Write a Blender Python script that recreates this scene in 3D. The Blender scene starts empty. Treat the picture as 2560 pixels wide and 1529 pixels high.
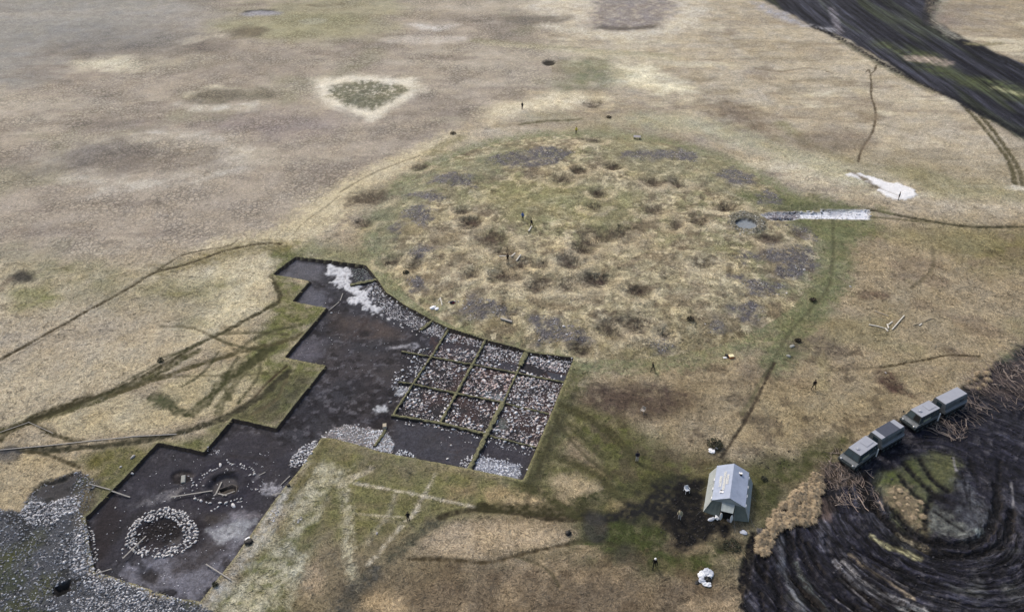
import bpy, bmesh, math, random
import numpy as np
from mathutils import Vector, Matrix

random.seed(7); RNG = np.random.default_rng(7)
scene = bpy.context.scene
C = scene.collection
R = math.radians

# ------------------------------------------------------------------ camera, light, exposure
FPX = 2100.0; PITCH = R(35.5); CAMH = 75.0
cam_d = bpy.data.cameras.new('camera'); cam = bpy.data.objects.new('camera', cam_d); C.objects.link(cam)
cam_d.sensor_width = 36.0; cam_d.lens = 36.0 * FPX / 2560.0
cam_d.clip_start = 0.5; cam_d.clip_end = 9000
cam.location = (0, 0, CAMH); cam.rotation_euler = (R(90) - PITCH, 0, 0)
scene.camera = cam
world = bpy.data.worlds.new('World'); scene.world = world; world.use_nodes = True
nt = world.node_tree; nt.nodes.clear()
sky = nt.nodes.new('ShaderNodeTexSky'); sky.sky_type = 'NISHITA'; sky.sun_disc = False
SUN_EL, SUN_AZ = 46.0, -38.0          # azimuth measured from +Y towards +X
sky.sun_elevation = R(SUN_EL); sky.sun_rotation = R(SUN_AZ)
sky.air_density = 1.3; sky.dust_density = 5.0; sky.ozone_density = 1.0
bg = nt.nodes.new('ShaderNodeBackground'); bg.inputs[1].default_value = 0.13
wo = nt.nodes.new('ShaderNodeOutputWorld')
nt.links.new(sky.outputs[0], bg.inputs[0]); nt.links.new(bg.outputs[0], wo.inputs[0])
sun_d = bpy.data.lights.new('sun', 'SUN'); sun_d.energy = 1.5; sun_d.angle = R(10); sun_d.color = (1, .955, .89)
sun = bpy.data.objects.new('sun', sun_d); C.objects.link(sun)
sdir = Vector((math.sin(R(SUN_AZ)) * math.cos(R(SUN_EL)), math.cos(R(SUN_AZ)) * math.cos(R(SUN_EL)), math.sin(R(SUN_EL))))
sun.rotation_euler = sdir.to_track_quat('Z', 'Y').to_euler(); sun.location = (0, 100, 120)
scene.view_settings.view_transform = 'Standard'; scene.view_settings.look = 'None'
scene.view_settings.exposure = 0.52; scene.view_settings.gamma = 1.0
GAIN = 1.30       # rough brightness of a white horizontal card; only used to pick base colours

# ------------------------------------------------------------------ tracing helpers
SC = 860 / 2454
REG = {'m': (0, 0, 1.0302), 'a': (0, 0, SC), 'b': (850, 0, SC), 'c': (1700, 0, SC), 'd': (0, 510, SC), 'e': (850, 510, SC),
       'f': (1700, 510, SC), 'g': (0, 1009, SC), 'h': (850, 1009, SC), 'i': (1700, 1009, SC), 'p': (940, 800, .2763),
       'q': (680, 630, .19544), 'r': (280, 1120, .20218), 's': (2080, 1120, .19316), 't': (1840, 1250, .19316),
       'u': (0, 1180, .2351), 'v': (2140, 840, .17522), 'w': (2040, 1100, .13479), 'x': (720, 1040, .16097),
       'y': (1820, 400, .2012), 'z': (2140, 760, .08048), 'o': (0, 0, 1.0)}
MC = np.array([14.5, 130.0]); MR = 38.0
def smooth(a, b, x):
    t = np.clip((x - a) / (b - a), 0, 1); return t * t * (3 - 2 * t)
def hmound(x, y):
    r = np.hypot(x - MC[0], y - MC[1])
    return 1.3 * smooth(MR + 2, MR - 9, r)
def W(reg, x, y, z=None):
    """point on the ground (or at height z) seen where the photo has it"""
    ox, oy, s = REG[reg]; px, py = ox + x * s, oy + y * s
    a = (px - 1280) / FPX; b = (py - 764.5) / FPX
    d = b * math.cos(PITCH) + math.sin(PITCH); fw = math.cos(PITCH) - b * math.sin(PITCH)
    zz = 0.0 if z is None else z
    for _ in range(1 if z is not None else 5):
        k = (CAMH - zz) / d
        if z is None: zz = float(hmound(a * k, fw * k))
    return np.array([a * k, fw * k])
def WP(reg, pts): return np.array([W(reg, *p) for p in pts])

# ------------------------------------------------------------------ numpy noise
def vn(x, y, seed=0):
    T = np.random.default_rng(seed + 100).random((256, 256))
    xi = np.floor(x).astype(np.int64); yi = np.floor(y).astype(np.int64)
    fx = x - xi; fy = y - yi; fx = fx * fx * (3 - 2 * fx); fy = fy * fy * (3 - 2 * fy)
    a = T[xi & 255, yi & 255]; b = T[(xi + 1) & 255, yi & 255]; c = T[xi & 255, (yi + 1) & 255]; d = T[(xi + 1) & 255, (yi + 1) & 255]
    return (a * (1 - fx) + b * fx) * (1 - fy) + (c * (1 - fx) + d * fx) * fy
def fbm(x, y, f=1.0, oct=4, seed=0, gain=.55):
    s = 0; a = 1; n = 0
    for i in range(oct):
        s = s + a * (vn(x * f + 17.3 * i, y * f - 9.1 * i, seed + i) * 2 - 1); n += a; a *= gain; f *= 2.03
    return s / n

# ------------------------------------------------------------------ ground lattice
Y0 = 75.0 * math.sin(PITCH) / math.cos(PITCH)
STEP = 2.45
us = np.arange(-190, 2750, STEP); us = (us - 1280) / FPX * math.cos(PITCH)
def ext(a, n, g):
    d = a[-1] - a[-2]; out = list(a)
    for _ in range(n): d *= g; out.append(out[-1] + d)
    return np.array(out)
us = ext(us, 22, 1.35); us = -ext(-us[::-1], 22, 1.35)[::-1]
vs = np.arange(-140, 1665, STEP); bb = (vs - 764.5) / FPX
ys = CAMH * (math.cos(PITCH) - bb * math.sin(PITCH)) / (bb * math.cos(PITCH) + math.sin(PITCH)); ys = np.sort(ys)
ys = ext(ys, 20, 1.22)
low = [ys[0]]; d = ys[1] - ys[0]
while low[-1] > -35: d = min(d * 1.3, 8); low.append(low[-1] - d)
ys = np.concatenate([np.array(low[:0:-1]), ys])
NC, NR = len(us), len(ys)
X = (us[None, :] * (ys[:, None] + Y0)).ravel(); Y = np.repeat(ys, NC)
CELL = np.maximum(.12, np.abs(np.repeat(np.gradient(ys), NC)) * .9)
N = NC * NR
print('ground', NC, NR, N)

def srgb(c):
    c = np.array(c, float) / 255; return np.where(c <= .04045, c / 12.92, ((c + .055) / 1.055) ** 2.4)
def alb(c):
    v = srgb(c) / GAIN; g = v @ np.array([.3, .5, .2]); return np.clip(g + (v - g) * .82, .004, .85)

def seg_dist(x, y, P, closed):
    d = np.full(x.shape, 1e9); nx = np.zeros_like(x); ny = np.zeros_like(x)
    n = len(P)
    for i in range(n if closed else n - 1):
        ax, ay = P[i]; bx, by = P[(i + 1) % n]; dx, dy = bx - ax, by - ay; L = dx * dx + dy * dy + 1e-12
        t = np.clip(((x - ax) * dx + (y - ay) * dy) / L, 0, 1); qx = ax + t * dx; qy = ay + t * dy
        e = np.hypot(x - qx, y - qy); m = e < d
        d = np.where(m, e, d); nx = np.where(m, qx, nx); ny = np.where(m, qy, ny)
    return d, nx, ny
def inside(x, y, P):
    r = np.zeros(x.shape, bool); n = len(P)
    for i in range(n):
        ax, ay = P[i]; bx, by = P[(i + 1) % n]
        c = ((ay > y) != (by > y))
        with np.errstate(divide='ignore', invalid='ignore'):
            r ^= c & (x < (bx - ax) * (y - ay) / (by - ay + 1e-15) + ax)
    return r
def smooth_line(P, k=3):
    P = np.asarray(P, float)
    for _ in range(k):
        Q = [P[0]]
        for i in range(len(P) - 1):
            Q += [P[i] * .75 + P[i + 1] * .25, P[i] * .25 + P[i + 1] * .75]
        Q.append(P[-1]); P = np.array(Q)
    return P

# ------------------------------------------------------------------ excavation outlines (cut with steep sides)
PIT = np.array([W('o', *p) for p in [(739.4, 641.4), (914.8, 663.5), (941.9, 696.4), (965, 731.6), (1012, 763), (1080.6, 800), (1121.7, 818.6),
    (1212.7, 848.2), (1307.3, 874.5), (1319.6, 881), (1434.6, 894.5), (1307.5, 1199.3), (1179, 1171.6), (940, 1126), (913, 1117),
    (832.7, 1095.5), (803.7, 1094), (744, 1180), (718.4, 1208.8), (665.8, 1278.8), (588.7, 1387.5), (501, 1503), (448.6, 1497.9),
    (350.4, 1464.6), (255.8, 1433), (236.6, 1429.5), (224.3, 1363), (214.5, 1292.9), (396, 1105.4), (510, 1130), (581.8, 1045.8),
    (690.4, 1070.3), (814.8, 913), (711.4, 893.7), (816.5, 770), (730.7, 753.6), (774.5, 702), (680, 685)]])
TRENCH = WP('y', [(405, 680), (560, 645), (860, 645), (1160, 650), (1165, 620), (1750, 615), (1760, 740), (1250, 730), (900, 722), (800, 742), (560, 745), (500, 730)])
HT = hmound(X, Y)
INPIT = np.zeros(N, bool)
for P_, dep in ((PIT, .46), (TRENCH, .3)):
    lo, hi = P_.min(0) - 2, P_.max(0) + 2
    m = np.where((X > lo[0]) & (X < hi[0]) & (Y > lo[1]) & (Y < hi[1]))[0]
    dd, qx, qy = seg_dist(X[m], Y[m], P_, True); ins = inside(X[m], Y[m], P_)
    sn = dd < CELL[m] * .55
    X[m[sn]] = qx[sn] + .05 * fbm(qx[sn], qy[sn], 1.5, 2, 91); Y[m[sn]] = qy[sn] + .05 * fbm(qx[sn], qy[sn], 1.5, 2, 92)
    k = m[ins & ~sn]; HT[k] -= dep; INPIT[k] = True
# relief
n1 = fbm(X, Y, .55, 4, 3); n2 = fbm(X, Y, .11, 3, 9); n3 = fbm(X, Y, .02, 3, 14)
inm = smooth(MR, MR - 8, np.hypot(X - MC[0], Y - MC[1]))
amp = np.where(INPIT, .25, 1.0)
HT += amp * (n1 * .07 + n2 * .12) + inm * (.2 * fbm(X, Y, .3, 4, 31) + .32 * np.abs(fbm(X + 50, Y, .17, 3, 33)) - .06) * (~INPIT) + .3 * n3 * (~INPIT) * smooth(130, 180, Y)
RUT = np.zeros((N, 3)); ALB = np.zeros((N, 3)); ALB[:] = alb((170, 156, 128)); MIX = np.zeros((N, 3)); MIX[:, 1] = 1.0
def sel(lo, hi): return np.where((X > lo[0]) & (X < hi[0]) & (Y > lo[1]) & (Y < hi[1]))[0]
def apply(m, a, col, dh, mix):
    if col is not None:
        ALB[m] = ALB[m] * (1 - a[:, None]) + alb(col) * a[:, None]
    if dh: HT[m] += dh * a
    if mix is not None: MIX[m] = MIX[m] * (1 - a[:, None]) + np.array(mix) * a[:, None]
SEED = [50]
def poly(reg, pts, col, al=1., soft=1., na=None, fr=None, dh=0, mix=None, only=None, br=0.0):
    P_ = WP(reg, pts) if reg else np.asarray(pts); na = soft * .9 if na is None else na; fr = fr or .5 / max(soft, .3) ** .6
    SEED[0] += 1
    pad = soft + na + .5; m = sel(P_.min(0) - pad, P_.max(0) + pad)
    if only is not None: m = m[only[m]]
    if not len(m): return
    x, y = X[m], Y[m]
    dd, _, _ = seg_dist(x, y, P_, True); s = np.where(inside(x, y, P_), dd, -dd)
    nz = fbm(x, y, fr, 4, SEED[0]); s = s + na * nz
    a = smooth(-soft, soft, s) * al
    if br: a = a * np.clip(1 + br * fbm(x, y, fr * 3, 3, SEED[0] + 7) * 1.6, 0, 1.6); a = np.clip(a, 0, 1)
    apply(m, a, col, dh, mix)
def line(reg, pts, w, col, al=1., soft=.25, na=None, dh=0, mix=None, only=None, sm=2, br=.35, fr=1.2):
    P_ = WP(reg, pts) if reg else np.asarray(pts)
    if sm: P_ = smooth_line(P_, sm)
    na = w * .35 if na is None else na; SEED[0] += 1
    pad = w + soft + na + .3; m = sel(P_.min(0) - pad, P_.max(0) + pad)
    if only is not None: m = m[only[m]]
    if not len(m): return
    x, y = X[m], Y[m]; dd, _, _ = seg_dist(x, y, P_, False); k = dd < pad; m = m[k]; dd = dd[k]; x, y = X[m], Y[m]
    if not len(m): return
    dd = dd + na * fbm(x, y, fr, 3, SEED[0]); a = (1 - smooth(w * .5 - soft, w * .5 + soft, dd)) * al
    if br: a = np.clip(a * (1 + br * 1.6 * fbm(x, y, fr * 2, 3, SEED[0] + 5)), 0, 1)
    apply(m, a, col, dh, mix)
def blob(reg, x, y, rx, ry, col, al=1., soft=None, **k):
    c = W(reg, x, y); n = 20
    poly(None, [(c[0] + rx * math.cos(t * 2 * math.pi / n), c[1] + ry * math.sin(t * 2 * math.pi / n)) for t in range(n)], col, al, soft or min(rx, ry) * .45, **k)
def patches(lo, hi, f, thr, w, col, al, seed, mask=None, oct=4):
    m = sel(lo, hi)
    if mask is not None: m = m[mask[m]]
    n = fbm(X[m], Y[m], f, oct, seed); a = smooth(thr, thr + w, n) * al; apply(m, a, col, 0, None)

# ------------------------------------------------------------------ ground colours
exec_ground = True
# broad zones
poly('m', [(-300, -200), (1150, -200), (1500, 0), (1640, 60), (1420, 190), (1250, 240), (1100, 330), (900, 420), (730, 570), (560, 590), (330, 625), (-300, 660)], (176, 164, 146), 1, 4, mix=(1, .5, 0))
patches((-250, 90), (260, 420), .035, .0, .5, (176, 163, 140), .75, 1)
patches((-250, 90), (260, 420), .06, .1, .4, (146, 136, 124), .55, 2)
patches((-250, 90), (260, 420), .05, .18, .35, (150, 148, 116), .45, 4)
poly('m', [(-400, -200), (500, -200), (460, 60), (240, 110), (120, 190), (-300, 300)], (151, 149, 142), .75, 14, na=18, mix=(.2, .6, 0))  # thin haze over the far corner, put into the ground colour as grey
poly('m', [(1150, -150), (1700, -150), (2000, 60), (2300, 200), (2485, 380), (2600, 500), (2300, 520), (1900, 420), (1600, 290), (1400, 190)], (194, 182, 156), .85, 6, mix=(.15, 1, 0))
for f_, t_, c_, a_, sd_ in ((.05, .05, (168, 154, 128), .7, 501), (.09, .12, (150, 138, 112), .6, 502), (.07, .1, (212, 202, 172), .7, 503), (.2, .2, (140, 124, 104), .5, 504)):
    m = sel((10, 140), (240, 420)); n_ = fbm(X[m] * .55, Y[m] * 1.6, f_, 5, sd_); apply(m, smooth(t_, t_ + .3, n_) * a_ * smooth(-60, 10, X[m] - .3 * (Y[m] - 170)), c_, 0, None)
for f_, t_, c_, a_, sd_ in ((.06, .1, (190, 180, 160), .6, 511), (.12, .15, (140, 128, 116), .5, 512)):
    m = sel((-300, 120), (60, 420)); n_ = fbm(X[m] * .5, Y[m] * 1.7, f_, 5, sd_); apply(m, smooth(t_, t_ + .3, n_) * a_, c_, 0, None)
# pale hazy swirls on the flat at the left
for pts, w, c, al in [
    ([(180, 385), (260, 360), (330, 330), (450, 318), (560, 345), (590, 380), (520, 425), (400, 440), (260, 450), (190, 430)], 5, (196, 189, 174), .55),
    ([(250, 465), (320, 455), (420, 430), (520, 400), (590, 365)], 3, (206, 198, 182), .6),
    ([(130, 390), (200, 350), (280, 325)], 5, (194, 186, 168), .55),
    ([(460, 232), (500, 216), (560, 212), (620, 232), (635, 250)], 3.2, (212, 203, 176), .75),
    ([(440, 255), (520, 258), (600, 262)], 4, (204, 198, 182), .7),
    ([(150, 125), (200, 112), (280, 108)], 3, (214, 206, 184), .9),
    ([(0, 120), (60, 95), (160, 60), (300, 35)], 16, (160, 158, 150), .6), ([(380, 40), (460, 60)], 12, (178, 168, 155), .6),
    ([(400, 125), (470, 95), (560, 78), (700, 70)], 6, (208, 198, 172), .75)]:
    line('m', pts, w, c, al, w * .6, na=w * .7, fr=.25, br=.8, mix=(.3, .6, 0))
for x, y, rx, ry, c, al in [(345, 148, 17, 7, (222, 214, 186), .95), (330, 118, 26, 8, (126, 116, 106), .75), (430, 155, 12, 5, (150, 140, 118), .5),
                            (550, 232, 11, 5, (128, 120, 100), .9), (250, 382, 12, 7, (124, 116, 110), .8), (420, 388, 12, 5, (138, 126, 112), .5),
                            (300, 305, 8, 4, (134, 124, 118), .5), (330, 78, 24, 12, (138, 134, 128), .5), (160, 45, 40, 20, (150, 150, 146), .5),
                            (160, 100, 30, 12, (134, 132, 128), .45), (560, 150, 20, 12, (150, 138, 124), .5), (680, 300, 14, 8, (150, 138, 140), .5)]:
    blob('m', x, y, rx, ry, c, al, soft=min(rx, ry) * .7, na=min(rx, ry) * .7)
# pale ring with green hollow
poly('m', [(765, 195), (860, 182), (1000, 190), (1030, 212), (960, 262), (900, 292), (840, 272), (770, 240)], (228, 220, 198), .98, 2.4, mix=(.1, .6, 0))
poly('m', [(800, 207), (870, 195), (960, 205), (1000, 218), (950, 245), (900, 268), (850, 258), (800, 235)], (126, 124, 100), .95, 1.6, mix=(.1, 1, 0), br=.7, fr=.5)
poly('m', [(820, 225), (900, 235), (960, 230), (930, 250), (880, 262), (830, 245)], (112, 112, 88), .7, 2, br=.5)
# top: second big ring, hollows, pale ground
poly('m', [(1270, -20), (1420, -20), (1440, 60), (1290, 58)], (214, 204, 182), .75, 6)
poly('m', [(1380, -60), (1680, -60), (1700, 40), (1600, 82), (1500, 82), (1400, 62)], (212, 202, 180), .8, 6, br=.4)
poly('m', [(1430, -30), (1640, -30), (1640, 25), (1590, 68), (1480, 72), (1420, 55), (1450, 20)], (150, 141, 135), .95, 3.5, br=.5)
poly('m', [(1450, 62), (1520, 66), (1600, 62), (1590, 72), (1500, 76), (1440, 70)], (100, 92, 84), .9, 1.4)
line('m', [(1270, 48), (1330, 46), (1380, 40), (1380, 52), (1290, 55)], 3, (150, 140, 120), .9, 1.5)
blob('m', 1290, 50, 9, 5, (128, 120, 108), .8)
line('m', [(1700, 25), (1640, 75), (1500, 92), (1400, 78), (1330, 64)], 5, (216, 208, 186), .65, 2.6, br=.7)
line('m', [(1150, 98), (1300, 112), (1500, 128), (1620, 135)], 3.2, (148, 144, 108), .6, 1.6); line('m', [(1180, 104), (1400, 125), (1640, 145)], 4, (205, 196, 162), .5, 2)
poly('m', [(1000, 58), (1050, 62), (1110, 60), (1090, 72), (1030, 74)], (222, 216, 206), .8, 2, br=.6)
blob('m', 1030, 95, 12, 4, (206, 196, 180), .8); blob('m', 760, 52, 4, 3, (235, 235, 232), 1, soft=1)
for p in [(820, 20), (700, 60), (780, 70)]: blob('m', *p, 22, 12, (164, 160, 120), .6)
blob('m', 630, 28, 5, 2, (60, 60, 64), .9, soft=1); blob('m', 636, 33, 6, 2.5, (165, 165, 172), .9, soft=1.2)
blob('m', 598, 78, 6, 5, (112, 100, 82), .8); line('m', [(750, 13), (790, 15), (830, 10)], 2, (110, 100, 78), .7, 1)
# bright straw fields
poly('m', [(1480, 165), (1560, 160), (1640, 200), (1680, 222), (1600, 222), (1500, 195)], (236, 228, 194), .98, 5, br=.4)
poly('m', [(1250, 240), (1400, 222), (1480, 235), (1380, 262), (1200, 290), (1180, 272)], (226, 214, 180), .85, 4, br=.3)
poly('m', [(1380, 155), (1480, 140), (1500, 200), (1420, 222), (1350, 205)], (134, 136, 104), .8, 6, br=.4)
line('m', [(540, 600), (640, 590), (740, 560), (830, 480), (900, 425), (1000, 385), (1100, 335)], 6, (214, 200, 162), .9, 2.4)
line('m', [(700, 580), (760, 530), (840, 470)], 9, (208, 194, 154), .7, 3)
# left straw meadow
poly('m', [(-300, 700), (0, 640), (330, 640), (560, 600), (680, 600), (690, 640), (660, 680), (690, 700), (640, 760), (480, 850), (340, 940), (0, 1010), (-300, 1040)], (194, 181, 150), .9, 3, mix=(.1, 1, 0))
poly('m', [(500, 640), (680, 600), (680, 650), (640, 700), (660, 740), (560, 800), (460, 830), (480, 740), (400, 700)], (208, 196, 158), .9, 3, br=.3)
poly('m', [(20, 640), (200, 630), (420, 690), (500, 700), (430, 740), (250, 720), (60, 740), (0, 720)], (152, 146, 110), .7, 6, br=.5)
poly('m', [(360, 700), (480, 680), (560, 690), (520, 730), (400, 745)], (142, 136, 88), .8, 3, br=.4)
poly('m', [(420, 770), (470, 760), (490, 780), (430, 795)], (140, 136, 96), .7, 2)
poly('m', [(30, 712), (110, 700), (130, 740), (50, 750)], (140, 140, 84), .8, 2.5, br=.4)
poly('m', [(-200, 800), (200, 740), (440, 720), (400, 820), (150, 900), (-200, 960)], (172, 160, 140), .6, 8)
poly('m', [(20, 668), (50, 660), (92, 660), (85, 680), (40, 686), (22, 680)], (66, 62, 56), .95, 1)
line('m', [(20, 678), (0, 700)], 1.5, (120, 105, 85), .6)
# right / lower right tan steppe
poly('m', [(1950, 540), (2485, 540), (2700, 700), (2500, 870), (2300, 960), (2000, 1120), (1750, 1100), (1450, 1050), (1400, 880), (1600, 850), (1900, 760), (2010, 640)], (160, 144, 112), .85, 5)
poly('m', [(2120, 560), (2300, 545), (2485, 560), (2700, 640), (2485, 640), (2250, 600)], (134, 126, 74), .6, 4)
poly('m', [(2250, 600), (2485, 570), (2600, 640), (2400, 660)], (128, 118, 66), .6, 4, br=.4)
patches((15, 85), (110, 135), .09, .12, .35, (142, 134, 92), .5, 21); patches((15, 60), (110, 135), .16, .15, .3, (128, 110, 92), .45, 22)
poly('m', [(1690, 245), (1770, 240), (1830, 270), (1890, 310), (1950, 350), (1880, 345), (1780, 300), (1720, 280)], (132, 118, 100), .85, 4, br=.4)
line('m', [(1560, 290), (1700, 300), (1850, 350), (2000, 395), (2090, 430)], 8, (172, 172, 138), .6, 4)
line('m', [(1900, 300), (1950, 340), (1990, 360), (2060, 390)], 3, (140, 136, 92), .7, 1.5)
poly('m', [(1900, 360), (2100, 340), (2200, 380), (2485, 400), (2600, 470), (2350, 470), (2150, 420), (2000, 390)], (160, 148, 118), .7, 6)
poly('m', [(2100, 400), (2240, 400), (2330, 440), (2485, 455), (2485, 490), (2280, 480)], (142, 138, 92), .6, 3)
# lower foreground grass, dimming towards the frame edge put into its colour
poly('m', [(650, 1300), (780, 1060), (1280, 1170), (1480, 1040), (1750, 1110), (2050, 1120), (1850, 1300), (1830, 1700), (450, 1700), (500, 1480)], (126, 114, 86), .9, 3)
poly('m', [(790, 1065), (900, 1085), (1150, 1140), (1280, 1165), (1330, 1180), (1150, 1240), (1000, 1290), (880, 1330), (800, 1300), (740, 1250), (720, 1220)], (120, 118, 70), .85, 2.4, br=.5)
poly('m', [(560, 1420), (640, 1340), (720, 1260), (760, 1270), (700, 1420), (680, 1500), (560, 1520), (520, 1480)], (94, 102, 46), .85, 2, br=.4)
poly('m', [(1380, 960), (1480, 1000), (1700, 1120), (1720, 1210), (1450, 1260), (1380, 1170), (1300, 1180), (1330, 1100)], (90, 92, 46), .85, 2.6, br=.3)
poly('m', [(1440, 940), (1560, 945), (1700, 970), (1690, 1010), (1560, 1000), (1470, 985)], (88, 74, 60), .85, 2.2, br=.6)
poly('m', [(1600, 930), (1960, 880), (1960, 1040), (1860, 1060), (1760, 1070), (1640, 1050)], (152, 136, 102), .5, 4)
poly('m', [(1850, 960), (2100, 960), (2200, 920), (2300, 900), (2100, 1050), (1900, 1100), (1800, 1060)], (160, 144, 104), .6, 4)
patches((10, 66), (50, 95), .5, .12, .2, (80, 68, 56), .55, 27)
poly('m', [(1380, 1270), (1480, 1220), (1620, 1290), (1620, 1330), (1740, 1330), (1840, 1300), (1820, 1360), (1700, 1390), (1560, 1400), (1420, 1350)], (66, 74, 34), .95, 1.8, br=.35)
poly('m', [(1830, 1130), (1960, 1080), (2060, 1050), (2050, 1110), (1920, 1190), (1860, 1290), (1810, 1260)], (76, 78, 42), .92, 1.8, br=.35)
poly('m', [(1690, 1150), (1740, 1120), (1860, 1140), (1850, 1180), (1700, 1200)], (84, 84, 44), .85, 1.5)
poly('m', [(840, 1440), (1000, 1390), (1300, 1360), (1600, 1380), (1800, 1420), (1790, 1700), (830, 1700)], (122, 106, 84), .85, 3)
patches((-10, 46), (28, 60), .25, .05, .35, (168, 148, 116), .6, 41); patches((-10, 40), (28, 64), .5, .1, .3, (98, 82, 62), .5, 43)
# pale oval meadows at the bottom
for pts, c in [([(1040, 1300), (1100, 1262), (1220, 1255), (1330, 1270), (1385, 1290), (1370, 1315), (1260, 1345), (1150, 1358), (1050, 1350), (1020, 1330)], (182, 164, 134)),
               ([(860, 1460), (920, 1430), (980, 1440), (1000, 1484), (980, 1700), (870, 1700)], (182, 160, 122)),
               ([(730, 1370), (770, 1360), (800, 1400), (790, 1440), (740, 1450), (722, 1410)], (160, 142, 112)),
               ([(1240, 1195), (1300, 1182), (1355, 1215), (1300, 1232), (1230, 1225)], (182, 162, 124)), ([(1290, 1150), (1390, 1140), (1480, 1170), (1470, 1210), (1380, 1210)], (176, 160, 126)),
               ([(1170, 1190), (1230, 1185), (1250, 1200), (1190, 1215)], (166, 146, 104)), ([(1480, 1215), (1540, 1220), (1530, 1240), (1470, 1230)], (150, 134, 90)),
               ([(1090, 1180), (1150, 1170), (1160, 1200), (1100, 1215)], (148, 130, 92)), ([(1340, 1080), (1390, 1060), (1450, 1120), (1460, 1150), (1380, 1120)], (146, 130, 100)),
               ([(430, 920), (540, 880), (640, 870), (690, 900), (600, 960), (540, 1010), (420, 990), (380, 950)], (182, 170, 132)),
               ([(0, 1090), (150, 1110), (190, 1150), (120, 1180), (80, 1230), (-100, 1260), (-100, 1060)], (178, 162, 126)),
               ([(0, 1020), (300, 960), (370, 965), (540, 1000), (400, 1040), (170, 1062), (80, 1020)], (190, 176, 138)),
               ([(540, 790), (600, 800), (640, 870), (560, 870), (500, 840)], (184, 168, 130))]:
    poly('m', pts, c, .95, 1.1, na=1.2, br=.2)
# green aprons around the dig
poly('m', [(670, 600), (720, 590), (760, 640), (680, 670), (750, 690), (710, 730), (800, 745), (690, 870), (780, 890), (665, 1035), (600, 1030), (560, 1010), (490, 1090), (440, 1080), (560, 1000), (640, 950), (600, 860), (640, 780), (690, 720), (670, 690)], (112, 114, 64), .93, 1.8, na=2.8, br=.5)
poly('m', [(640, 960), (690, 900), (790, 885), (670, 1040), (560, 1020)], (84, 82, 60), .7, 2.5, br=.6)
poly('m', [(380, 1075), (440, 1080), (500, 1100), (210, 1250), (190, 1180), (240, 1140), (180, 1120), (260, 1090)], (108, 106, 60), .9, 1.6, br=.3)
poly('m', [(190, 1120), (240, 1100), (270, 1110), (210, 1150)], (96, 92, 36), .8, 1)
poly('m', [(900, 640), (960, 690), (1050, 760), (1200, 810), (1400, 850), (1400, 870), (1260, 855), (1080, 800), (950, 730), (880, 660)], (128, 134, 92), .85, 2.2, br=.25)
poly('m', [(720, 610), (760, 590), (900, 620), (900, 650), (760, 632)], (130, 132, 92), .8, 2.5)
line('m', [(1400, 870), (1340, 1010), (1280, 1160)], 4.5, (100, 100, 62), .9, 1.2); line('m', [(1392, 960), (1345, 1060), (1295, 1175)], 1.4, (66, 66, 48), .75, .8)
# mound colours: greener rim, straw top
poly(None, [(MC[0] + 39 * math.cos(t / 5), MC[1] + 39 * math.sin(t / 5)) for t in range(31)], (166, 156, 120), .9, 4, mix=(0, 1, 0))
line(None, [(MC[0] + 38.5 * math.cos(t / 5), MC[1] + 38.5 * math.sin(t / 5)) for t in range(32)], 5, (126, 132, 92), .6, 1.6, br=.8)
inmm = np.hypot(X - MC[0], Y - MC[1]) < 38
patches((-30, 88), (58, 172), .07, .0, .35, (142, 140, 98), .8, 61, inmm); patches((-30, 88), (58, 172), .16, .05, .3, (182, 166, 126), .75, 62, inmm)
patches((-30, 88), (58, 172), .22, .16, .25, (120, 104, 84), .6, 63, inmm); patches((-30, 88), (58, 172), .4, .2, .2, (208, 194, 152), .7, 64, inmm); patches((-30, 88), (58, 172), .75, .12, .2, (218, 204, 164), .7, 65, inmm); patches((-30, 88), (58, 172), .24, .12, .2, (128, 112, 92), .5, 67, inmm); patches((-30, 88), (58, 172), 1.1, .15, .2, (104, 92, 74), .5, 68, inmm); patches((-30, 88), (58, 172), .6, .22, .2, (98, 84, 68), .6, 66, inmm)
poly('m', [(1130, 480), (1350, 430), (1560, 470), (1480, 560), (1250, 520)], (148, 146, 96), .6, 5, br=.3)
poly('m', [(900, 470), (1060, 400), (1300, 340), (1200, 420), (1010, 500), (960, 620), (900, 600)], (132, 134, 102), .65, 4, br=.5)
poly('m', [(1400, 300), (1700, 360), (1850, 420), (1750, 460), (1500, 400)], (142, 140, 104), .6, 5, br=.4)
poly('m', [(1200, 780), (1500, 830), (1750, 800), (1650, 880), (1400, 860)], (156, 142, 96), .6, 4, br=.3)
line('m', [(1830, 480), (2000, 490), (2110, 540), (2060, 570), (1960, 545)], 6, (110, 116, 70), .8, 2.5)
line('m', [(2030, 540), (2040, 640), (2010, 710), (1930, 800), (1880, 880)], 4.5, (112, 118, 76), .8, 1.6)
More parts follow.
